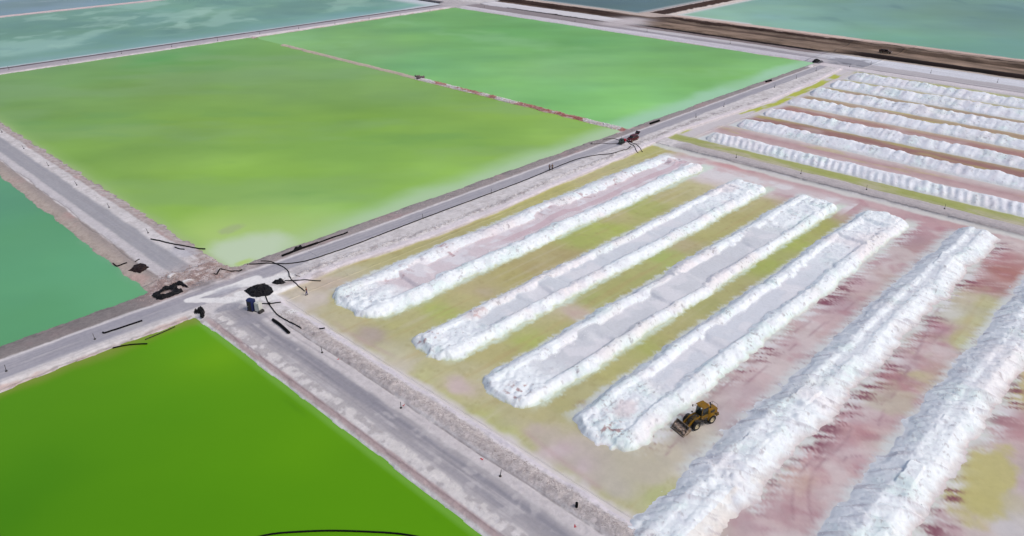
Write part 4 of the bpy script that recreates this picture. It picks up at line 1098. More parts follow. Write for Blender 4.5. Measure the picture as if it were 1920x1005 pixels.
# bucket: curved shell with side plates and a cutting edge
bk = MB(); n = 9
prof = [(2.95 + .62 - .78 * math.cos(a) * .9, .70 - .62 * math.sin(a)) for a in np.linspace(math.radians(-62), math.radians(80), n)]
prof = [(p[0] - .1, p[1] + .02) for p in prof] + [(4.15, .06)]
inn = [(p[0] + .05, p[1] + .045) for p in prof]
bk.prism(prof + inn[::-1], -1.28, 1.28)
for sy in (1, -1): bk.prism(prof[::-1] + [(4.0, .2), (3.45, 1.1)], sy * 1.28 - .025, sy * 1.28 + .025)
for k in range(4): bk.box((2.93, -.9 + .6 * k, .7), (.12, .08, .6))
bko = bk.build('bucket', M_BUCK, LD)
MB().box((4.12, 0, .05), (.28, 2.66, .045)).build('cutting_edge', M_DARK, bko)
ld = MB(); rnd = random.Random(5)
for k in range(90):
    ld.box((3.35 + rnd.uniform(-.35, .6), rnd.uniform(-1.15, 1.15), .30 + rnd.uniform(0, .35)), (rnd.uniform(.15, .4),) * 2 + (rnd.uniform(.1, .3),), (rnd.random() * 3, rnd.random() * 3, rnd.random() * 3), .6)
tag(ld.build('salt_load', worn('dirty_salt', (.42, .34, .29), (.22, .16, .12), 3, .95, .1), bko), kind='stuff')
for sy in (1, -1): MB().box((-3.02, sy * .55, 1.0), (.05, .16, .12)).build('tail_light', M_RED, LD)

# ------------------------------------------------------------------ car, pick-up, pump
def car_wheels(par, xs, y, r):
    for x in xs:
        for sy in (1, -1):
            w = MB().lathe([(-.1, r * .6), (-.1, r * .95), (0, r), (.1, r * .95), (.1, r * .6)], (0, 0, 0), 'y', 18).build('wheel', M_RUB, par, (x, sy * y, r))
            MB().lathe([(sy * .06, .001), (sy * .09, r * .3), (sy * .08, r * .6), (-sy * .09, r * .6)], (0, 0, 0), 'y', 14).build('rim', M_RIM, w)

p = G(1186, 262, 0.2)
CAR = thing('parked_car', 'dark red estate car with raised tailgate parked on the grey road beside the pump', 'car', (p[0], p[1], hz(*p)), math.pi + .05)
MB().prism([(-2.1, .3), (-2.18, .62), (-2.1, .98), (-1.2, 1.02), (.9, 1.0), (1.75, .9), (2.12, .72), (2.18, .42), (2.05, .28)], -.88, .88, .06).build('body', M_REDC, CAR)
MB().prism([(-2.0, .98), (-1.75, 1.5), (-1.4, 1.58), (.05, 1.58), (.5, 1.5), (1.15, .98)], -.74, .74, .10).build('roof', M_REDC, CAR)
MB().prism([(-1.9, 1.03), (-1.68, 1.46), (.4, 1.46), (.95, 1.03)], -.76, .76, .03).build('side_window', M_GLASS, CAR)
MB().box((.83, 0, 1.27), (.03, 1.25, .62), (0, math.radians(-50), 0)).build('windscreen', M_GLASS, CAR)
tg = MB().box((-2.5, 0, 1.85), (1.15, 1.4, .07), (0, math.radians(38), 0)).box((-2.85, 0, 2.1), (.08, 1.3, .25)); tg = tg.build('tailgate', M_REDC, CAR)
MB().box((-2.42, 0, 1.93), (.55, 1.1, .03), (0, math.radians(38), 0)).build('rear_window', M_GLASS, tg)
for sy in (1, -1):
    MB().box((2.08, sy * .62, .68), (.12, .34, .16)).build('headlight', M_LAMP, CAR)
    MB().box((-2.16, sy * .72, .8), (.06, .2, .3)).build('tail_light', M_RED, CAR)
    MB().box((.75, sy * .98, 1.05), (.16, .2, .13)).build('mirror', M_DARK, CAR)
MB().box((2.19, 0, .5), (.03, .55, .14)).build('licence_plate', M_WHITE, CAR)
car_wheels(CAR, (1.35, -1.3), .84, .33)
MB().box((0, 0, .3), (3.9, 1.6, .12)).build('underbody', M_DARK, CAR)

p = G(1660, 100, 0.0)
TR = thing('pickup_truck', 'dark brown pickup truck on the tan dirt road along the dark bank', 'truck', (p[0], p[1], hz(*p)), -math.pi / 2 + .03)
MB().prism([(-2.6, .55), (-2.65, 1.1), (-.35, 1.12), (2.0, 1.1), (2.55, .98), (2.62, .6), (2.4, .42), (-2.5, .42)], -.92, .92, .04).build('body', M_BROWN, TR)
MB().prism([(-.4, 1.1), (-.3, 1.75), (.1, 1.82), (.9, 1.8), (1.45, 1.12)], -.8, .8, .08).build('cab', M_BROWN, TR)
MB().prism([(-.3, 1.2), (-.22, 1.68), (.85, 1.68), (1.2, 1.2)], -.81, .81, .02).build('window', M_GLASS, TR)
b_ = MB()
for sy in (1, -1): b_.box((-1.55, sy * .86, 1.28), (2.1, .07, .4))
b_.box((-2.6, 0, 1.28), (.07, 1.72, .4)); b_.build('cargo_bed', M_BROWN, TR)
MB().box((-1.5, .0, 1.3), (1.5, 1.3, .5), taper=.8).build('load', M_LINER, TR)
car_wheels(TR, (1.65, -1.6), .86, .42)
for sy in (1, -1): MB().box((2.58, sy * .66, .85), (.08, .3, .2)).build('headlight', M_LAMP, TR)

p = G(1165, 269, 0.1)
PU = thing('pump', 'dark green motor pump with a red tank at the road edge below the red car', 'pump', (p[0], p[1], hz(*p)), .15)
MB().box((0, 0, .35), (2.4, 1.3, .14)).box((-.9, .5, .2), (.14, .14, .3)).box((.9, -.5, .2), (.14, .14, .3)).box((-.9, -.5, .2), (.14, .14, .3)).box((.9, .5, .2), (.14, .14, .3)).build('skid_frame', M_DARK, PU)
MB().prism([(-.5, .42), (-.5, 1.35), (-.3, 1.5), (.55, 1.5), (.7, 1.3), (.7, .42)], -.48, .48, .05).build('engine', M_PUMP, PU)
MB().lathe([(-.3, .001), (-.3, .36), (-.1, .46), (.12, .46), (.3, .3), (.3, .001)], (-.85, 0, .85), 'y', 16).tube([(-.85, 0, 1.2), (-.85, 0, 1.6)], .14, 10).build('pump_housing', M_PUMP, PU)
MB().box((1.35, -.2, .85), (.85, .9, .6), taper=.92).build('fuel_tank', M_RED, PU)
MB().tube([(.2, .2, 1.5), (.2, .2, 1.95), (.35, .2, 2.05)], .05, 8).build('exhaust', M_DARK, PU)
MB().tube([(-1.1, 0, .85), (-1.7, .1, .7)], .11, 10).build('pipe_stub', M_DARK, PU); MB().tube([(1.0, .4, .6), (2.0, .5, .35)], .11, 10).build('pipe_stub', M_DARK, PU)

# ------------------------------------------------------------------ pipes and hoses
def smooth_path(P, n=8):
    P = [Vector(p) for p in P]
    if len(P) < 3: 
        return [P[0].lerp(P[-1], i / n) for i in range(n + 1)]
    out = []
    for i in range(len(P) - 1):
        p0, p1, p2, p3 = P[max(i - 1, 0)], P[i], P[i + 1], P[min(i + 2, len(P) - 1)]
        for k in range(n):
            t = k / n
            out.append(0.5 * ((2 * p1) + (p2 - p0) * t + (2 * p0 - 5 * p1 + 4 * p2 - p3) * t * t + (3 * p1 - p0 - 3 * p2 + p3) * t ** 3))
    out.append(P[-1]); return out

def pipe(name, label, cat, pix, r, mat=M_PIPE, floor=-0.55, group=None, n=8, hz_off=0.0):
    """pipe or hose lying on the ground through points measured in the photograph"""
    g = [G(px, py, 0) for px, py in pix]
    P = smooth_path([(q[0], q[1], 0) for q in g], n)
    P = [Vector((q.x, q.y, max(hz(q.x, q.y), floor) + r * .8 + hz_off)) for q in P]
    o0 = P[0].copy()
    o = MB().tube([q - o0 for q in P], r, 8).build(name, mat); o.location = o0
    return tag(o, label, cat, group)

pipe('pipe', 'very long thin black pipe running along the grey road from the crossing to the pump', 'pipe',
     [(463, 495), (500, 494), (520, 495), (548, 494), (580, 488), (620, 475), (660, 461), (720, 438), (793, 410), (860, 385), (930, 359), (990, 336), (1050, 311), (1085, 298), (1120, 291), (1150, 288), (1175, 281), (1182, 275)], .11)
pipe('hose', 'curved black hose crossing the long pipe and ending at the worker in the orange vest', 'hose',
     [(489, 488), (505, 490), (520, 496), (533, 502), (541, 510), (543, 519), (550, 528), (562, 535), (571, 542)], .10)
pipe('pipe', 'black pipe reaching right from the small dark heap towards the salt field', 'pipe', [(534, 527), (560, 526), (585, 523), (601, 523)], .10)
pipe('hose', 'black hose hanging down from the big liner heap across the shoulder', 'hose', [(498, 556), (503, 568), (512, 581), (522, 592), (540, 603), (565, 617)], .11)
pipe('pipe', 'short thick black pipe lying at an angle on the near road', 'pipe', [(512, 601), (528, 613), (542, 626)], .28, n=5)
pipe('pipe', 'straight black pipe with a bent end on the lower left road', 'pipe', [(193, 624), (197, 625), (215, 619), (240, 611), (267, 602)], .15)
pipe('pipe', 'curved black pipe dipping into the bright green pond below the road', 'pipe', [(210, 648), (228, 644), (250, 641), (275, 640)], .11)
pipe('pipe', 'thin straight pipe half sunk along the edge of the bright green pond', 'pipe', [(271, 632), (300, 620), (327, 608)], .08, M_HOSE)
pipe('pipe', 'long black pipe across the pond shore at the end of the left road', 'pipe', [(283, 449), (300, 452), (320, 457), (345, 461), (384, 463)], .14)
pipe('pipe', 'short black pipe piece beside the pond corner rubble', 'pipe', [(328, 464), (337, 467), (346, 468)], .12)
pipe('pipe', 'angled black pipe at the corner of the large green pond', 'pipe', [(402, 515), (407, 516), (413, 508), (418, 507), (434, 508), (448, 508), (454, 506)], .13, n=3)
pipe('pipe', 'long thick black pipe on the bank beside the white pool of the large pond', 'pipe', [(529, 481), (560, 469), (596, 456)], .24, n=6)
pipe('pipe', 'thinner black pipe continuing along the same bank up the road', 'pipe', [(592, 457), (620, 447), (652, 436)], .16, n=6)
pipe('pipe', 'small black elbow pipe on the bank of the teal pond', 'pipe', [(211, 490), (218, 495), (228, 493), (238, 491)], .13, n=3)
pipe('pipe', 'tiny black rod beside the brown pit', 'pipe', [(253, 490), (262, 486)], .09, n=3)
pipe('pipe', 'crossed black rod lying left of the hose junction', 'pipe', [(488, 570), (505, 570), (527, 567)], .11, n=4)
pipe('pipe', 'very short black pipe on the pale shoulder near the field corner', 'pipe', [(599, 618), (609, 616)], .12, n=3)
pipe('pipe', 'thick curved black pipe floating in the bright green pond at the bottom edge', 'pipe', [(440, 1012), (470, 1004), (510, 995), (560, 991), (620, 989), (690, 991), (750, 995), (812, 1006), (850, 1015)], .12, floor=-0.62)
pipe('hose', 'thin brown hose from the pump into the pond, upper one', 'hose', [(1130, 261), (1140, 260), (1155, 261), (1163, 265)], .08, M_HOSE)
pipe('hose', 'thin brown hose from the pump with a hooked end in the pond', 'hose', [(1111, 266), (1108, 268), (1113, 270), (1130, 269), (1145, 270), (1158, 269), (1163, 267)], .08, M_HOSE)
pipe('hose', 'brown hose from the pump to the yellow brine, left one with a black end', 'hose', [(1176, 265), (1183, 271), (1189, 275), (1193, 282), (1197, 284)], .10, M_HOSE)
pipe('hose', 'brown hose from the pump to the yellow brine, right one', 'hose', [(1176, 264), (1185, 268), (1195, 273), (1205, 282)], .10, M_HOSE)
pipe('pipe', 'dark flat pipe end lying on the road right of the red car', 'pipe', [(1183, 264.5), (1187, 264.2)], .16, n=2)
pipe('pipe', 'black pipe bundle on the pond bank beyond the red car', 'pipe', [(1219, 233), (1228, 230), (1236, 227.5)], .35, n=4)
pipe('pipe', 'black pipe piece on the bank of the green pond farther up the road', 'pipe', [(1436, 154), (1441, 152.5), (1446, 151.5)], .38, n=4)
pipe('pipe', 'thin dark pipe across the crust beside the spoil line above the dark heap', 'pipe', [(553, 515), (557, 518), (563, 519)], .05, M_HOSE, n=3)

# ------------------------------------------------------------------ liners, heaps, pit
def liner(name, label, cat, pix, hgt, seed, mat=M_LINER, hollow=False, n=34, sink=0.03):
    """crumpled plastic sheet: outline measured on the ground, folded and heaped"""
    P = np.array([G(a, b, 0) for a, b in pix]); c0 = P.mean(0)
    lo, hi = P.min(0) - .1, P.max(0) + .1
    xs = np.linspace(lo[0], hi[0], n); ys = np.linspace(lo[1], hi[1], n)
    X, Y = np.meshgrid(xs, ys, indexing='ij'); x, y = X.ravel(), Y.ravel()
    # signed distance to the outline
    d = np.full(len(x), 1e9); ins = np.zeros(len(x), bool)
    for i in range(len(P)):
        a, b = P[i], P[(i + 1) % len(P)]; e = b - a
        t = np.clip(((x - a[0]) * e[0] + (y - a[1]) * e[1]) / (e @ e), 0, 1)
        d = np.minimum(d, np.hypot(x - a[0] - t * e[0], y - a[1] - t * e[1]))
        cr = ((a[1] > y) != (b[1] > y)) & (x < (b[0] - a[0]) * (y - a[1]) / (b[1] - a[1] + 1e-12) + a[0]); ins ^= cr
    sd = np.where(ins, d, -d) + 0.18 * fbm(x, y, 1.1, seed, 3)
    gz = height(x, y)
    mx = max(sd.max(), .3)
    prof = ss(0, mx * .55, sd)
    if hollow: prof = ss(0, .35, sd) * (1 - 0.5 * ss(.45, mx * .8, sd)); sd = np.where(sd > mx * .62 + .25 * fbm(x, y, .8, seed + 9, 2), -1, sd)
    fold = np.abs(fbm(x, y, 1.6, seed + 3, 3)) + 0.6 * np.abs(fbm(x, y, .6, seed + 6, 2))
    z = gz + sink + hgt * prof * (0.55 + 0.7 * fold) + 0.05 * fold
    F = grid_faces(n, n); ok = (sd[F] > 0).all(1); F = F[ok]
    used, inv = np.unique(F, return_inverse=True); V = np.stack([x, y, z], 1)[used]; F = inv.reshape(-1, 4)
    # real thickness
    V2 = V.copy(); V2[:, 2] -= max(.04, sink + .02); nV = len(V)
    ed = {}
    for f in F:
        for k in range(4):
            a, b = f[k], f[(k + 1) % 4]; ed[(a, b)] = ed.get((a, b), 0) + 1
    side = [(b, a, a + nV, b + nV) for (a, b) in ed if (b, a) not in ed]
    F = np.concatenate([F, F[:, ::-1] + nV, np.array(side)])
    base = np.array([c0[0], c0[1], hz(*c0)])
    o = np_mesh(name, np.concatenate([V, V2]) - base, F, mat, smooth=False); o.location = base
    return tag(o, label, cat)

liner('liner_heap', 'big crumpled heap of black liner on the white salt patch of the crossing', 'liner heap', [(455, 545), (472, 537), (496, 531), (508, 538), (515, 547), (508, 551), (500, 556), (480, 558), (468, 554)], .6, 1101, n=50)
liner('dark_heap', 'small black heap from which a pipe runs towards the salt field', 'liner heap', [(509, 530), (518, 526), (530, 526), (536, 530), (528, 533), (519, 534)], .5, 1121)
liner('liner_sheet', 'flat dark brown sheet on the bank beside the teal pond', 'liner sheet', [(238, 505), (252, 496), (265, 493), (277, 498), (283, 501), (272, 506), (263, 511), (250, 508)], .25, 1141, worn('dark_brown_liner', (.014, .006, .006), (.03, .018, .016), 2, .6, .2))
liner('liner_bundle', 'long hollow bundle of black liner strips where the roads cross', 'liner bundle', [(284, 552), (300, 543), (325, 537), (334, 534), (334, 541), (344, 547), (330, 554), (305, 563), (292, 562)], .55, 1161, hollow=True, n=64)
liner('liner_sheet', 'ragged black liner scrap just above the hollow bundle', 'liner sheet', [(326, 534), (336, 530), (344, 531), (351, 537), (357, 541), (346, 538), (337, 537)], .35, 1181)
liner('liner_heap', 'curled black liner beside the tip of the bright green pond', 'liner heap', [(362, 583), (372, 582), (380, 579), (385, 584), (385, 591), (379, 596), (373, 595), (376, 588), (371, 586), (363, 586)], .8, 1201)
liner('liner_sheet', 'black liner sheet at the far corner of the upper green pond', 'liner sheet', [(1522, 113.5), (1528, 111), (1536, 113), (1541, 114.5), (1530, 116), (1524, 115)], .6, 1221)
liner('liner_sheet', 'grey net sheet next to the black liner at the far corner', 'liner sheet', [(1531, 116), (1541, 113.5), (1545, 116), (1534, 119)], .3, 1231, worn('grey_net', (.08, .08, .09), (.16, .16, .18), 2, .8, .1))
liner('liner_heap', 'black scrap heap beside the thick pipe on the pond bank', 'liner heap', [(548, 468), (556, 464), (563, 461), (568, 461), (564, 466), (555, 469)], .5, 1241)
liner('salt_slab', 'white salt slab beside the far corner of the upper green pond', 'salt slab', [(1508, 125), (1524, 119), (1532, 121), (1519, 127)], .25, 1251, M_LUMP)
liner('hose_coil', 'small black coupling where the hoses cross below the liner heap', 'hose coupling', [(499, 570), (505, 568), (511, 569), (510, 573), (503, 574)], .55, 1261, n=16)
for (a, b, w, h_, lb) in ((351, 529, 5.5, .35, 'pale salt slab leaning in the brown rubble at the pond corner'), (322, 519, 6, .45, 'pale block of salt beside the hollow liner bundle')):
    q = G(a, b, 0); rr = MB().prism([(-.9, 0), (-.8, .3), (.2, .42), (1.0, .25), (1.05, 0)], -.3, .3, .12).build('salt_slab', M_LUMP); rr.location = (q[0], q[1], hz(*q) - .03); rr.rotation_euler = (0, .06, -.1 if a > 330 else .5); tag(rr, lb, 'salt slab')

# blue toilet cabin and pale cabinet
p = G(473, 581, 0)
TC = thing('portable_toilet', 'dark blue portable toilet cabin standing below the big black liner heap', 'portable toilet', (p[0], p[1], hz(*p)), .35)
MB().box((0, 0, 1.05), (1.15, 1.15, 2.0), taper=.96).build('cabin_wall', M_BLUE, TC)
MB().prism([(-.62, 2.05), (-.5, 2.2), (0, 2.3), (.5, 2.2), (.62, 2.05)], -.62, .62, .08).build('roof', M_BLUE, TC)
dr = MB().box((-.59, 0, 1.0), (.05, .8, 1.75)).build('door', M_DARK, TC)
MB().box((-.63, .28, 1.0), (.05, .06, .16)).build('handle', M_WHITE, dr)
MB().box((0, 0, .04), (1.3, 1.3, .1)).build('skid', M_DARK, TC)
p = G(486, 583, 0)
CA = thing('water_tank', 'pale grey upright tank right of the blue toilet cabin', 'tank', (p[0], p[1], hz(*p)), .35)
MB().box((0, 0, .95), (1.0, 1.0, 1.7), taper=.94).build('tank_body', M_WHITE, CA)
MB().lathe([(0, .001), (0, .2), (.08, .2), (.1, .001)], (0, 0, 1.8), 'z', 12).build('lid', M_WHITE, CA)
MB().box((0, 0, .06), (1.15, 1.15, .12)).build('pallet', M_DARK, CA)
p = G(490, 586, 0)
gb = MB().box((0, 0, .25), (1.2, .5, .45), taper=.9).build('toolbox', M_DARK); gb.location = (p[0], p[1], hz(*p)); gb.rotation_euler = (0, 0, .3); tag(gb, 'low black toolbox at the foot of the pale tank', 'toolbox')
p = G(1081, 953, 0)
DRUM = gb = thing('drum', 'small black drum standing on the gravel berm near the bottom edge', 'drum', (p[0], p[1], hz(*p)))
MB().lathe([(0, .001), (0, .28), (.3, .28), (.32, .3), (.34, .28), (.62, .28), (.64, .3), (.66, .28), (.95, .28), (.95, .25), (.93, .001)], (0, 0, 0), 'z', 18).build('drum_body', M_PIPE, gb)
gb.scale = (.62, .62, .75)
MB().lathe([(.93, .001), (.93, .05), (.97, .05), (.97, .001)], (.12, 0, 0), 'z', 8).build('cap', M_DARK, gb)

# ------------------------------------------------------------------ marker stakes
ST = thing('marker_stake', 'x', 'marker stake', (0, 0, 0))
MB().tube([(0, 0, .0), (.02, .01, 1.2)], [.05, .04], 6).build('rod', M_DARK, ST)
MB().lathe([(0, .001), (0, .21), (.13, .17), (.22, .06), (.22, .001)], (0, 0, -.02), 'z', 9).build('foot', M_DARK, ST)
WH = {}
STK = [
 ('lower left road', [((178, 636), 'leaning stake below the straight black pipe on the lower left road'), ((12, 696), 'stake at the left picture edge on the lower left road')]),
 ('left road', [((4, 248), 'stake at the very left edge on the left road'), ((45, 279), 'second stake from the picture edge along the left road'), ((91, 311), 'third stake from the picture edge along the left road'),
   ((144, 347), 'fourth stake from the picture edge along the left road'), ((205, 389), 'fifth stake along the left road, two before the shore pipe'), ((278, 437), 'last stake of the left road, just above the shore pipe')]),
 ('long road', [((793, 410), 'stake beside the long pipe, nearest to the crossing'), ((921, 362.5), 'stake beside the long pipe, second from the crossing'), ((1305, 220), 'first stake beyond the red car on the long road'), ((1357, 200), 'second stake beyond the red car on the long road'),
   ((1452, 164), 'third stake beyond the red car on the long road'), ((1493, 147), 'fourth stake beyond the red car on the long road'), ((1530, 133), 'stake below the white slab at the far end of the long road'), ((1593, 125.5), 'dark stake at the corner of the far field')]),
 ('near road', [((752, 765), 'stake with a red ribbon beside it on the near road'), ((938, 893), 'stake on the near road between the two lower red ribbons'), ((604, 661), 'uppermost stake of the near road, below the short black pipe')]),
 ('road below the blue pond', [((17, 130), 'leftmost stake on the road below the blue pond'), ((128, 115), 'second stake from the left on the road below the blue pond'), ((228, 100.5), 'third stake from the left on the road below the blue pond'), ((322, 87.5), 'fourth stake from the left on the road below the blue pond'),
   ((408, 75.5), 'fifth stake from the left on the road below the blue pond'), ((487, 64), 'sixth stake from the left on the road below the blue pond'), ((560, 54), 'seventh stake from the left on the road below the blue pond'), ((628, 44.5), 'eighth stake from the left on the road below the blue pond'),
   ((692, 35), 'ninth stake from the left on the road below the blue pond'), ((750, 27), 'last but one stake on the road below the blue pond'), ((806, 19), 'last stake on the road below the blue pond, near the white corner')]),
 ('divider berm', [((1380, 299), 'stake on the divider berm nearest to the long road'), ((1501, 329), 'second stake on the divider berm'), ((1624, 359), 'third stake on the divider berm from the long road'), ((1770, 395), 'fourth stake on the divider berm, nearest the right edge')]),
 ('far road', [((1745, 137), 'stake on the pale far road above the farthest ridge'), ((1870, 154.5), 'rightmost stake on the pale far road'), ((1633, 120.5), 'stake on the far road right of the road junction'), ((1369, 82), 'stake on the far shoulder left of the corner of the upper green pond'),
   ((1213, 59), 'stake on the white crust where the far roads meet'), ((1078, 41), 'stake on the pale shoulder above the middle of the upper green pond'), ((908, 13.5), 'stake near the top corner of the upper green pond')]),
]
rnd = random.Random(3); first = True
for grp, lst in STK:
    for (px, py), lb in lst:
        q = G(px, py, 0)
        o = ST if first else copy_tree(ST); first = False
        o.location = (q[0], q[1], hz(*q)); o.rotation_euler = (rnd.uniform(-.12, .12), rnd.uniform(-.1, .1), rnd.uniform(0, 6))
        if grp == 'left road': o.rotation_euler = (-.1, -.22, 0)
        sc = 1.0 if py > 250 else 1.15
        o.scale = (sc, sc, sc)
        o['label'] = 'black marker ' + lb; o['group'] = 'marker stakes along the ' + grp

for (px, py, lb) in ((903, 861, 'small red ribbon on the near road above the middle stake'), (1078, 987, 'small red ribbon on the near road by the bottom edge'), (757, 760, 'small red ribbon at the ribboned marker stake'), (634, 674, 'tiny dark red ribbon at the top of the near road')):
    q = G(px, py, 0)
    o = MB().box((0, 0, .05), (.75, .14, .03), (.3, .1, .2)).box((.2, .12, .08), (.14, .5, .03), (.2, .5, .3)).box((-.15, -.05, .12), (.3, .2, .03), (.9, .2, .8)).build('ribbon', M_RIBBON)
    o.location = (q[0], q[1], hz(*q) + .02); o.rotation_euler = (0, 0, px * 1.0); o.scale = (.6, .6, .6) if px != 634 else (.45, .45, .45)
    tag(o, lb, 'ribbon', 'red ribbons on the near road')

# ------------------------------------------------------------------ people
def skin(name, V, E, R, mat, parent, sub=1):
    me = bpy.data.meshes.new(name); me.from_pydata(V, E, []); me.materials.append(mat)
    o = bpy.data.objects.new(name, me); COL.objects.link(o); o.parent = parent
    me_s = me.skin_vertices or None
    md = o.modifiers.new('skin', 'SKIN'); md.use_smooth_shade = True
    if not me.skin_vertices:
        bpy.context.view_layer.objects.active = o
    for i, r in enumerate(R):
        sv = me.skin_vertices[0].data[i]; sv.radius = (r, r) if isinstance(r, float) else r
    me.skin_vertices[0].data[0].use_root = True
    s2 = o.modifiers.new('sub', 'SUBSURF'); s2.levels = sub; s2.render_levels = sub
    return o

def person(loc, rz, label, top, legs, vest=None, stride=.18, arm=(.05, .0), hat=M_HELM):
    P = thing('person', label, 'person', loc, rz)
    V = [(0, 0, .95), (0, 0, 1.15), (0, 0, 1.38), (0, 0, 1.50), (.01, 0, 1.60), (.01, 0, 1.72)]
    E = [(0, 1), (1, 2), (2, 3), (3, 4), (4, 5)]; R = [(.15, .11), (.14, .10), (.16, .11), .055, (.075, .09), (.06, .08)]
    for s, st in ((1, stride), (-1, -stride * .8)):
        b = len(V)
        V += [(0, s * .09, .88), (st * .55 + .03, s * .10, .50), (st, s * .11, .09), (st + .16, s * .12, .04)]
        E += [(0, b), (b, b + 1), (b + 1, b + 2), (b + 2, b + 3)]; R += [.09, .062, .045, .035]
        b = len(V); f = -st * .8 + arm[0 if s > 0 else 1]
        V += [(0, s * .19, 1.42), (f * .3 - .02, s * .25, 1.14), (f + .06, s * .25, .90), (f + .09, s * .25, .83)]
        E += [(2, b), (b, b + 1), (b + 1, b + 2), (b + 2, b + 3)]; R += [.058, .043, .032, .026]
        h0 = b + 3
        for k, (dy, ln) in enumerate(((-.028, .065), (-.010, .078), (.009, .072), (.026, .055))):
            c = len(V); V += [(f + .10, s * .25 + dy, .80), (f + .115, s * .25 + dy, .80 - ln * .55), (f + .105, s * .25 + dy, .80 - ln)]; E += [(h0, c), (c, c + 1), (c + 1, c + 2)]; R += [.010, .009, .008]
        c = len(V); V += [(f + .12, s * .25 - s * .03, .82), (f + .14, s * .25 - s * .035, .785)]; E += [(h0, c), (c, c + 1)]; R += [.011, .009]
    skin('body', V, E, R, M_SKIN, P)
    # face
    fc = MB().box((.10, 0, 1.635), (.03, .02, .035)); fc.box((.092, 0, 1.60), (.012, .045, .008)); fc.build('nose', M_SKIN, P)
    for s in (1, -1): MB().box((.088, s * .03, 1.66), (.012, .02, .012)).build('eye', M_DARK, P)
    V2 = [(0, 0, .98), (0, 0, 1.16), (0, 0, 1.40), (0, 0, 1.48)]; E2 = [(0, 1), (1, 2), (2, 3)]; R2 = [(.165, .125), (.16, .118), (.18, .125), .07]
    for s, st in ((1, stride), (-1, -stride * .8)):
        f = -st * .8 + arm[0 if s > 0 else 1]; b = len(V2)
        V2 += [(0, s * .19, 1.42), (f * .3 - .02, s * .25, 1.14), (f + .05, s * .25, .92)]; E2 += [(2, b), (b, b + 1), (b + 1, b + 2)]; R2 += [.072, .056, .045]
    skin('jacket', V2, E2, R2, top, P)
    if vest: skin('vest', [(0, 0, 1.0), (0, 0, 1.2), (0, 0, 1.42)], [(0, 1), (1, 2)], [(.18, .14), (.175, .135), (.185, .14)], vest, P)
    V3 = [(0, 0, .97), (0, 0, .90)]; E3 = [(0, 1)]; R3 = [(.165, .125), (.16, .125)]
    for s, st in ((1, stride), (-1, -stride * .8)):
        b = len(V3); V3 += [(0, s * .09, .84), (st * .55 + .03, s * .10, .50), (st, s * .11, .13)]; E3 += [(1, b), (b, b + 1), (b + 1, b + 2)]; R3 += [.105, .078, .062]
    skin('trousers', V3, E3, R3, legs, P)
    for s, st in ((1, stride), (-1, -stride * .8)): MB().box((st + .06, s * .115, .05), (.28, .11, .10), taper=.8).build('boot', M_DARK, P)
    MB().lathe([(0, .135), (.02, .115), (.07, .105), (.115, .07), (.13, .001)], (.0, 0, 1.69), 'z', 14).build('helmet', hat, P)
    return P
q = G(575, 549, 0); person((q[0], q[1], hz(*q)), 2.4, 'person in an orange vest and blue trousers standing at the end of the hose', M_CLOTH, M_NAVY, M_ORANGE, .14)
q = G(1030.5, 319.5, 0); person((q[0], q[1], hz(*q)), 3.4, 'person in dark clothes standing on the long road, left of two', M_CLOTH, M_CLOTH, None, .06)
q = G(1035.5, 319.0, 0); person((q[0], q[1], hz(*q)), 3.9, 'person in dark olive clothes on the long road, walking, right of two', M_OLIVE, M_CLOTH, None, .24)

# ------------------------------------------------------------------ rocky dike in the green pond: blocks of crust
def lumps(name, pos, size, mat, kind, label=None, parent=None, flat=.7, seed=1, squash=None):
    """many small faceted lumps as one mesh"""
    r = np.random.default_rng(seed); n = len(pos)
    base = np.array([(1, 0, 0), (0, 1, 0), (-1, 0, 0), (0, -1, 0), (0, 0, 1), (0, 0, -1)], float)
    F0 = np.array([(0, 1, 4), (1, 2, 4), (2, 3, 4), (3, 0, 4), (1, 0, 5), (2, 1, 5), (3, 2, 5), (0, 3, 5)])
    s = np.asarray(size)[:, None, None] * (0.6 + 0.8 * r.random((n, 6, 1)))
    a = r.random(n) * 6.28; ca, sa = np.cos(a), np.sin(a)
    B = np.repeat(base[None], n, 0) * s; B = B + (r.random((n, 6, 3)) - .5) * np.asarray(size)[:, None, None] * .5
    x = B[:, :, 0] * ca[:, None] - B[:, :, 1] * sa[:, None]; y = B[:, :, 0] * sa[:, None] + B[:, :, 1] * ca[:, None]; z = B[:, :, 2] * flat
    V = np.stack([x, y, z], -1) + pos[:, None, :]
    F = (F0[None] + (np.arange(n) * 6)[:, None, None]).reshape(-1, 3)
    o = np_mesh(name, V.reshape(-1, 3), F, mat, smooth=False)
    if kind: tag(o, label, kind=kind)
    return o

def on_ground(x, y, dz=0.0):
    return np.stack([x, y, height(x, y) + dz], 1)
r_ = np.random.default_rng(21)
# gravel of the near berm
n = 9000; x = 57.7 + r_.normal(0, .75, n); y = 24 + r_.random(n) ** 1.3 * 90; k = (x > 56.2) & (x < 59.8); x, y = x[k], y[k]
lumps('gravel', on_ground(x, y, .01), 0.035 + .07 * r_.random(len(x)) ** 2, M_GRAV, 'stuff', seed=2)
# rubble of the crossing
n = 2600; x = np.concatenate([r_.normal(59.5, 2.6, n // 2), r_.normal(50, 3.4, n - n // 2)]); y = np.concatenate([r_.normal(139.5, 3.2, n // 2), r_.normal(138.5, 2.6, n - n // 2)])
k = (height(x, y) > -.5) & (y > 134.2); x, y = x[k], y[k]
lumps('rubble', on_ground(x, y, .02), 0.05 + .17 * r_.random(len(x)) ** 3, worn('brown_crust_rubble', (.30, .24, .23), (.55, .50, .50), 1.0, .95, .1), 'stuff', seed=3)
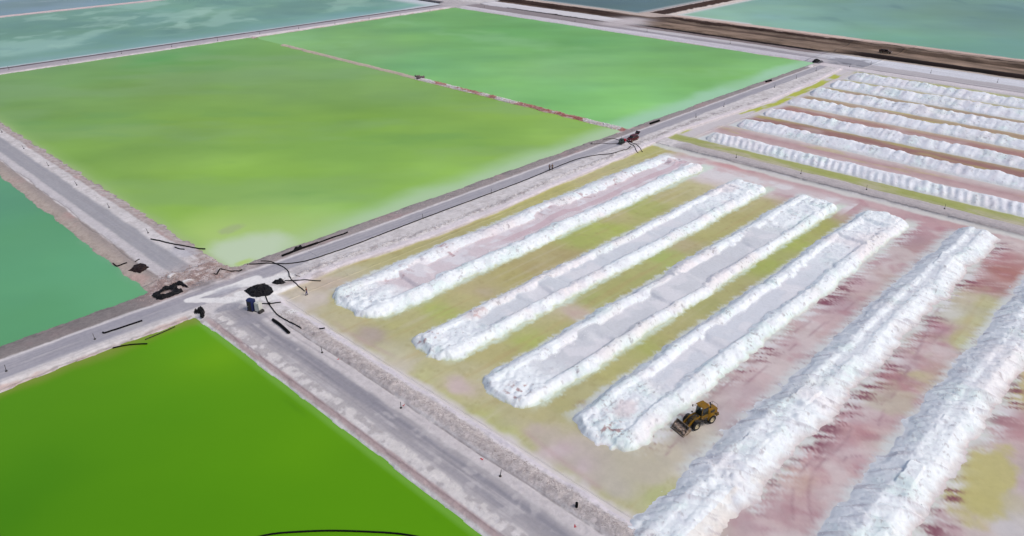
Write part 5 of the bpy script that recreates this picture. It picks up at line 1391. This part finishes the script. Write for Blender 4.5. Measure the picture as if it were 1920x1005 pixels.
# crust along the bank of the long road and the spoil line
n = 5200; x = r_.uniform(64, 240, n); which = r_.random(n) < .55
y = np.where(which, LY(x) + 3.2 + r_.normal(0, .5, n), 135.4 + r_.normal(0, 1.0, n))
lumps('crust_lumps', on_ground(x, y, .0), 0.05 + .10 * r_.random(n) ** 2, M_GRAV, 'stuff', seed=4)
# rocks of the dike
n = 2600; y = 138 + r_.random(n) * 100; x = 191.6 + r_.normal(0, .75, n)
h_ = height(x, y); k = h_ > -.55; x, y = x[k], y[k]
cl = fbm(x, y, 3.2, 491, 3, 7.5)
for nm, sel, mt in (('red_rocks', cl > .12, M_REDROCK), ('pale_rocks', cl <= .12, M_LUMP)):
    lumps(nm, on_ground(x[sel], y[sel], .0), 0.12 + .28 * r_.random(sel.sum()) ** 2, mt, 'stuff', seed=5)
q = G(787, 145, 0)
x = q[0] + r_.normal(0, .6, 60); y = q[1] + r_.normal(0, 1.0, 60)
o = lumps('rock_pile', np.stack([x, y, np.full(60, -.35) + r_.random(60) * .8], 1) - np.array([q[0], q[1], 0]), .3 + .35 * r_.random(60), worn('dark_rock', (.13, .10, .11), (.22, .17, .17), .8, .95, .1), None, seed=6)
o.location = (q[0], q[1], 0); tag(o, 'small dark pile of rocks on the thin dike in the green pond', 'rock pile')
# salt lumps over the ridges: coarse texture of broken crust
allp = []
for i, (r, (xs, ys, H_)) in enumerate(zip(RIDGES, RH)):
    n = 3800 if i < 4 else 3000
    x = r_.uniform(xs[0] + 1, min(xs[-1] - 1, 150), n); y = r_.uniform(ys[0], ys[-1], n)
    ix = ((x - xs[0]) / (xs[1] - xs[0])).astype(int).clip(0, len(xs) - 1); iy = ((y - ys[0]) / (ys[1] - ys[0])).astype(int).clip(0, len(ys) - 1)
    z = H_[ix, iy]; k = z > -.35
    if i < 4: k &= ~((y > r['t'][0]) & (y < r['t'][1]) & (x > r['x0'] + 7))
    allp.append(np.stack([x[k], y[k], z[k] + .01], 1))
allp = np.concatenate(allp)
lumps('salt_lumps', allp, 0.03 + .11 * r_.random(len(allp)) ** 3, worn('white_salt_lump', (.74, .77, .80), (.60, .62, .66), .8, .9, .15), 'stuff', seed=7)
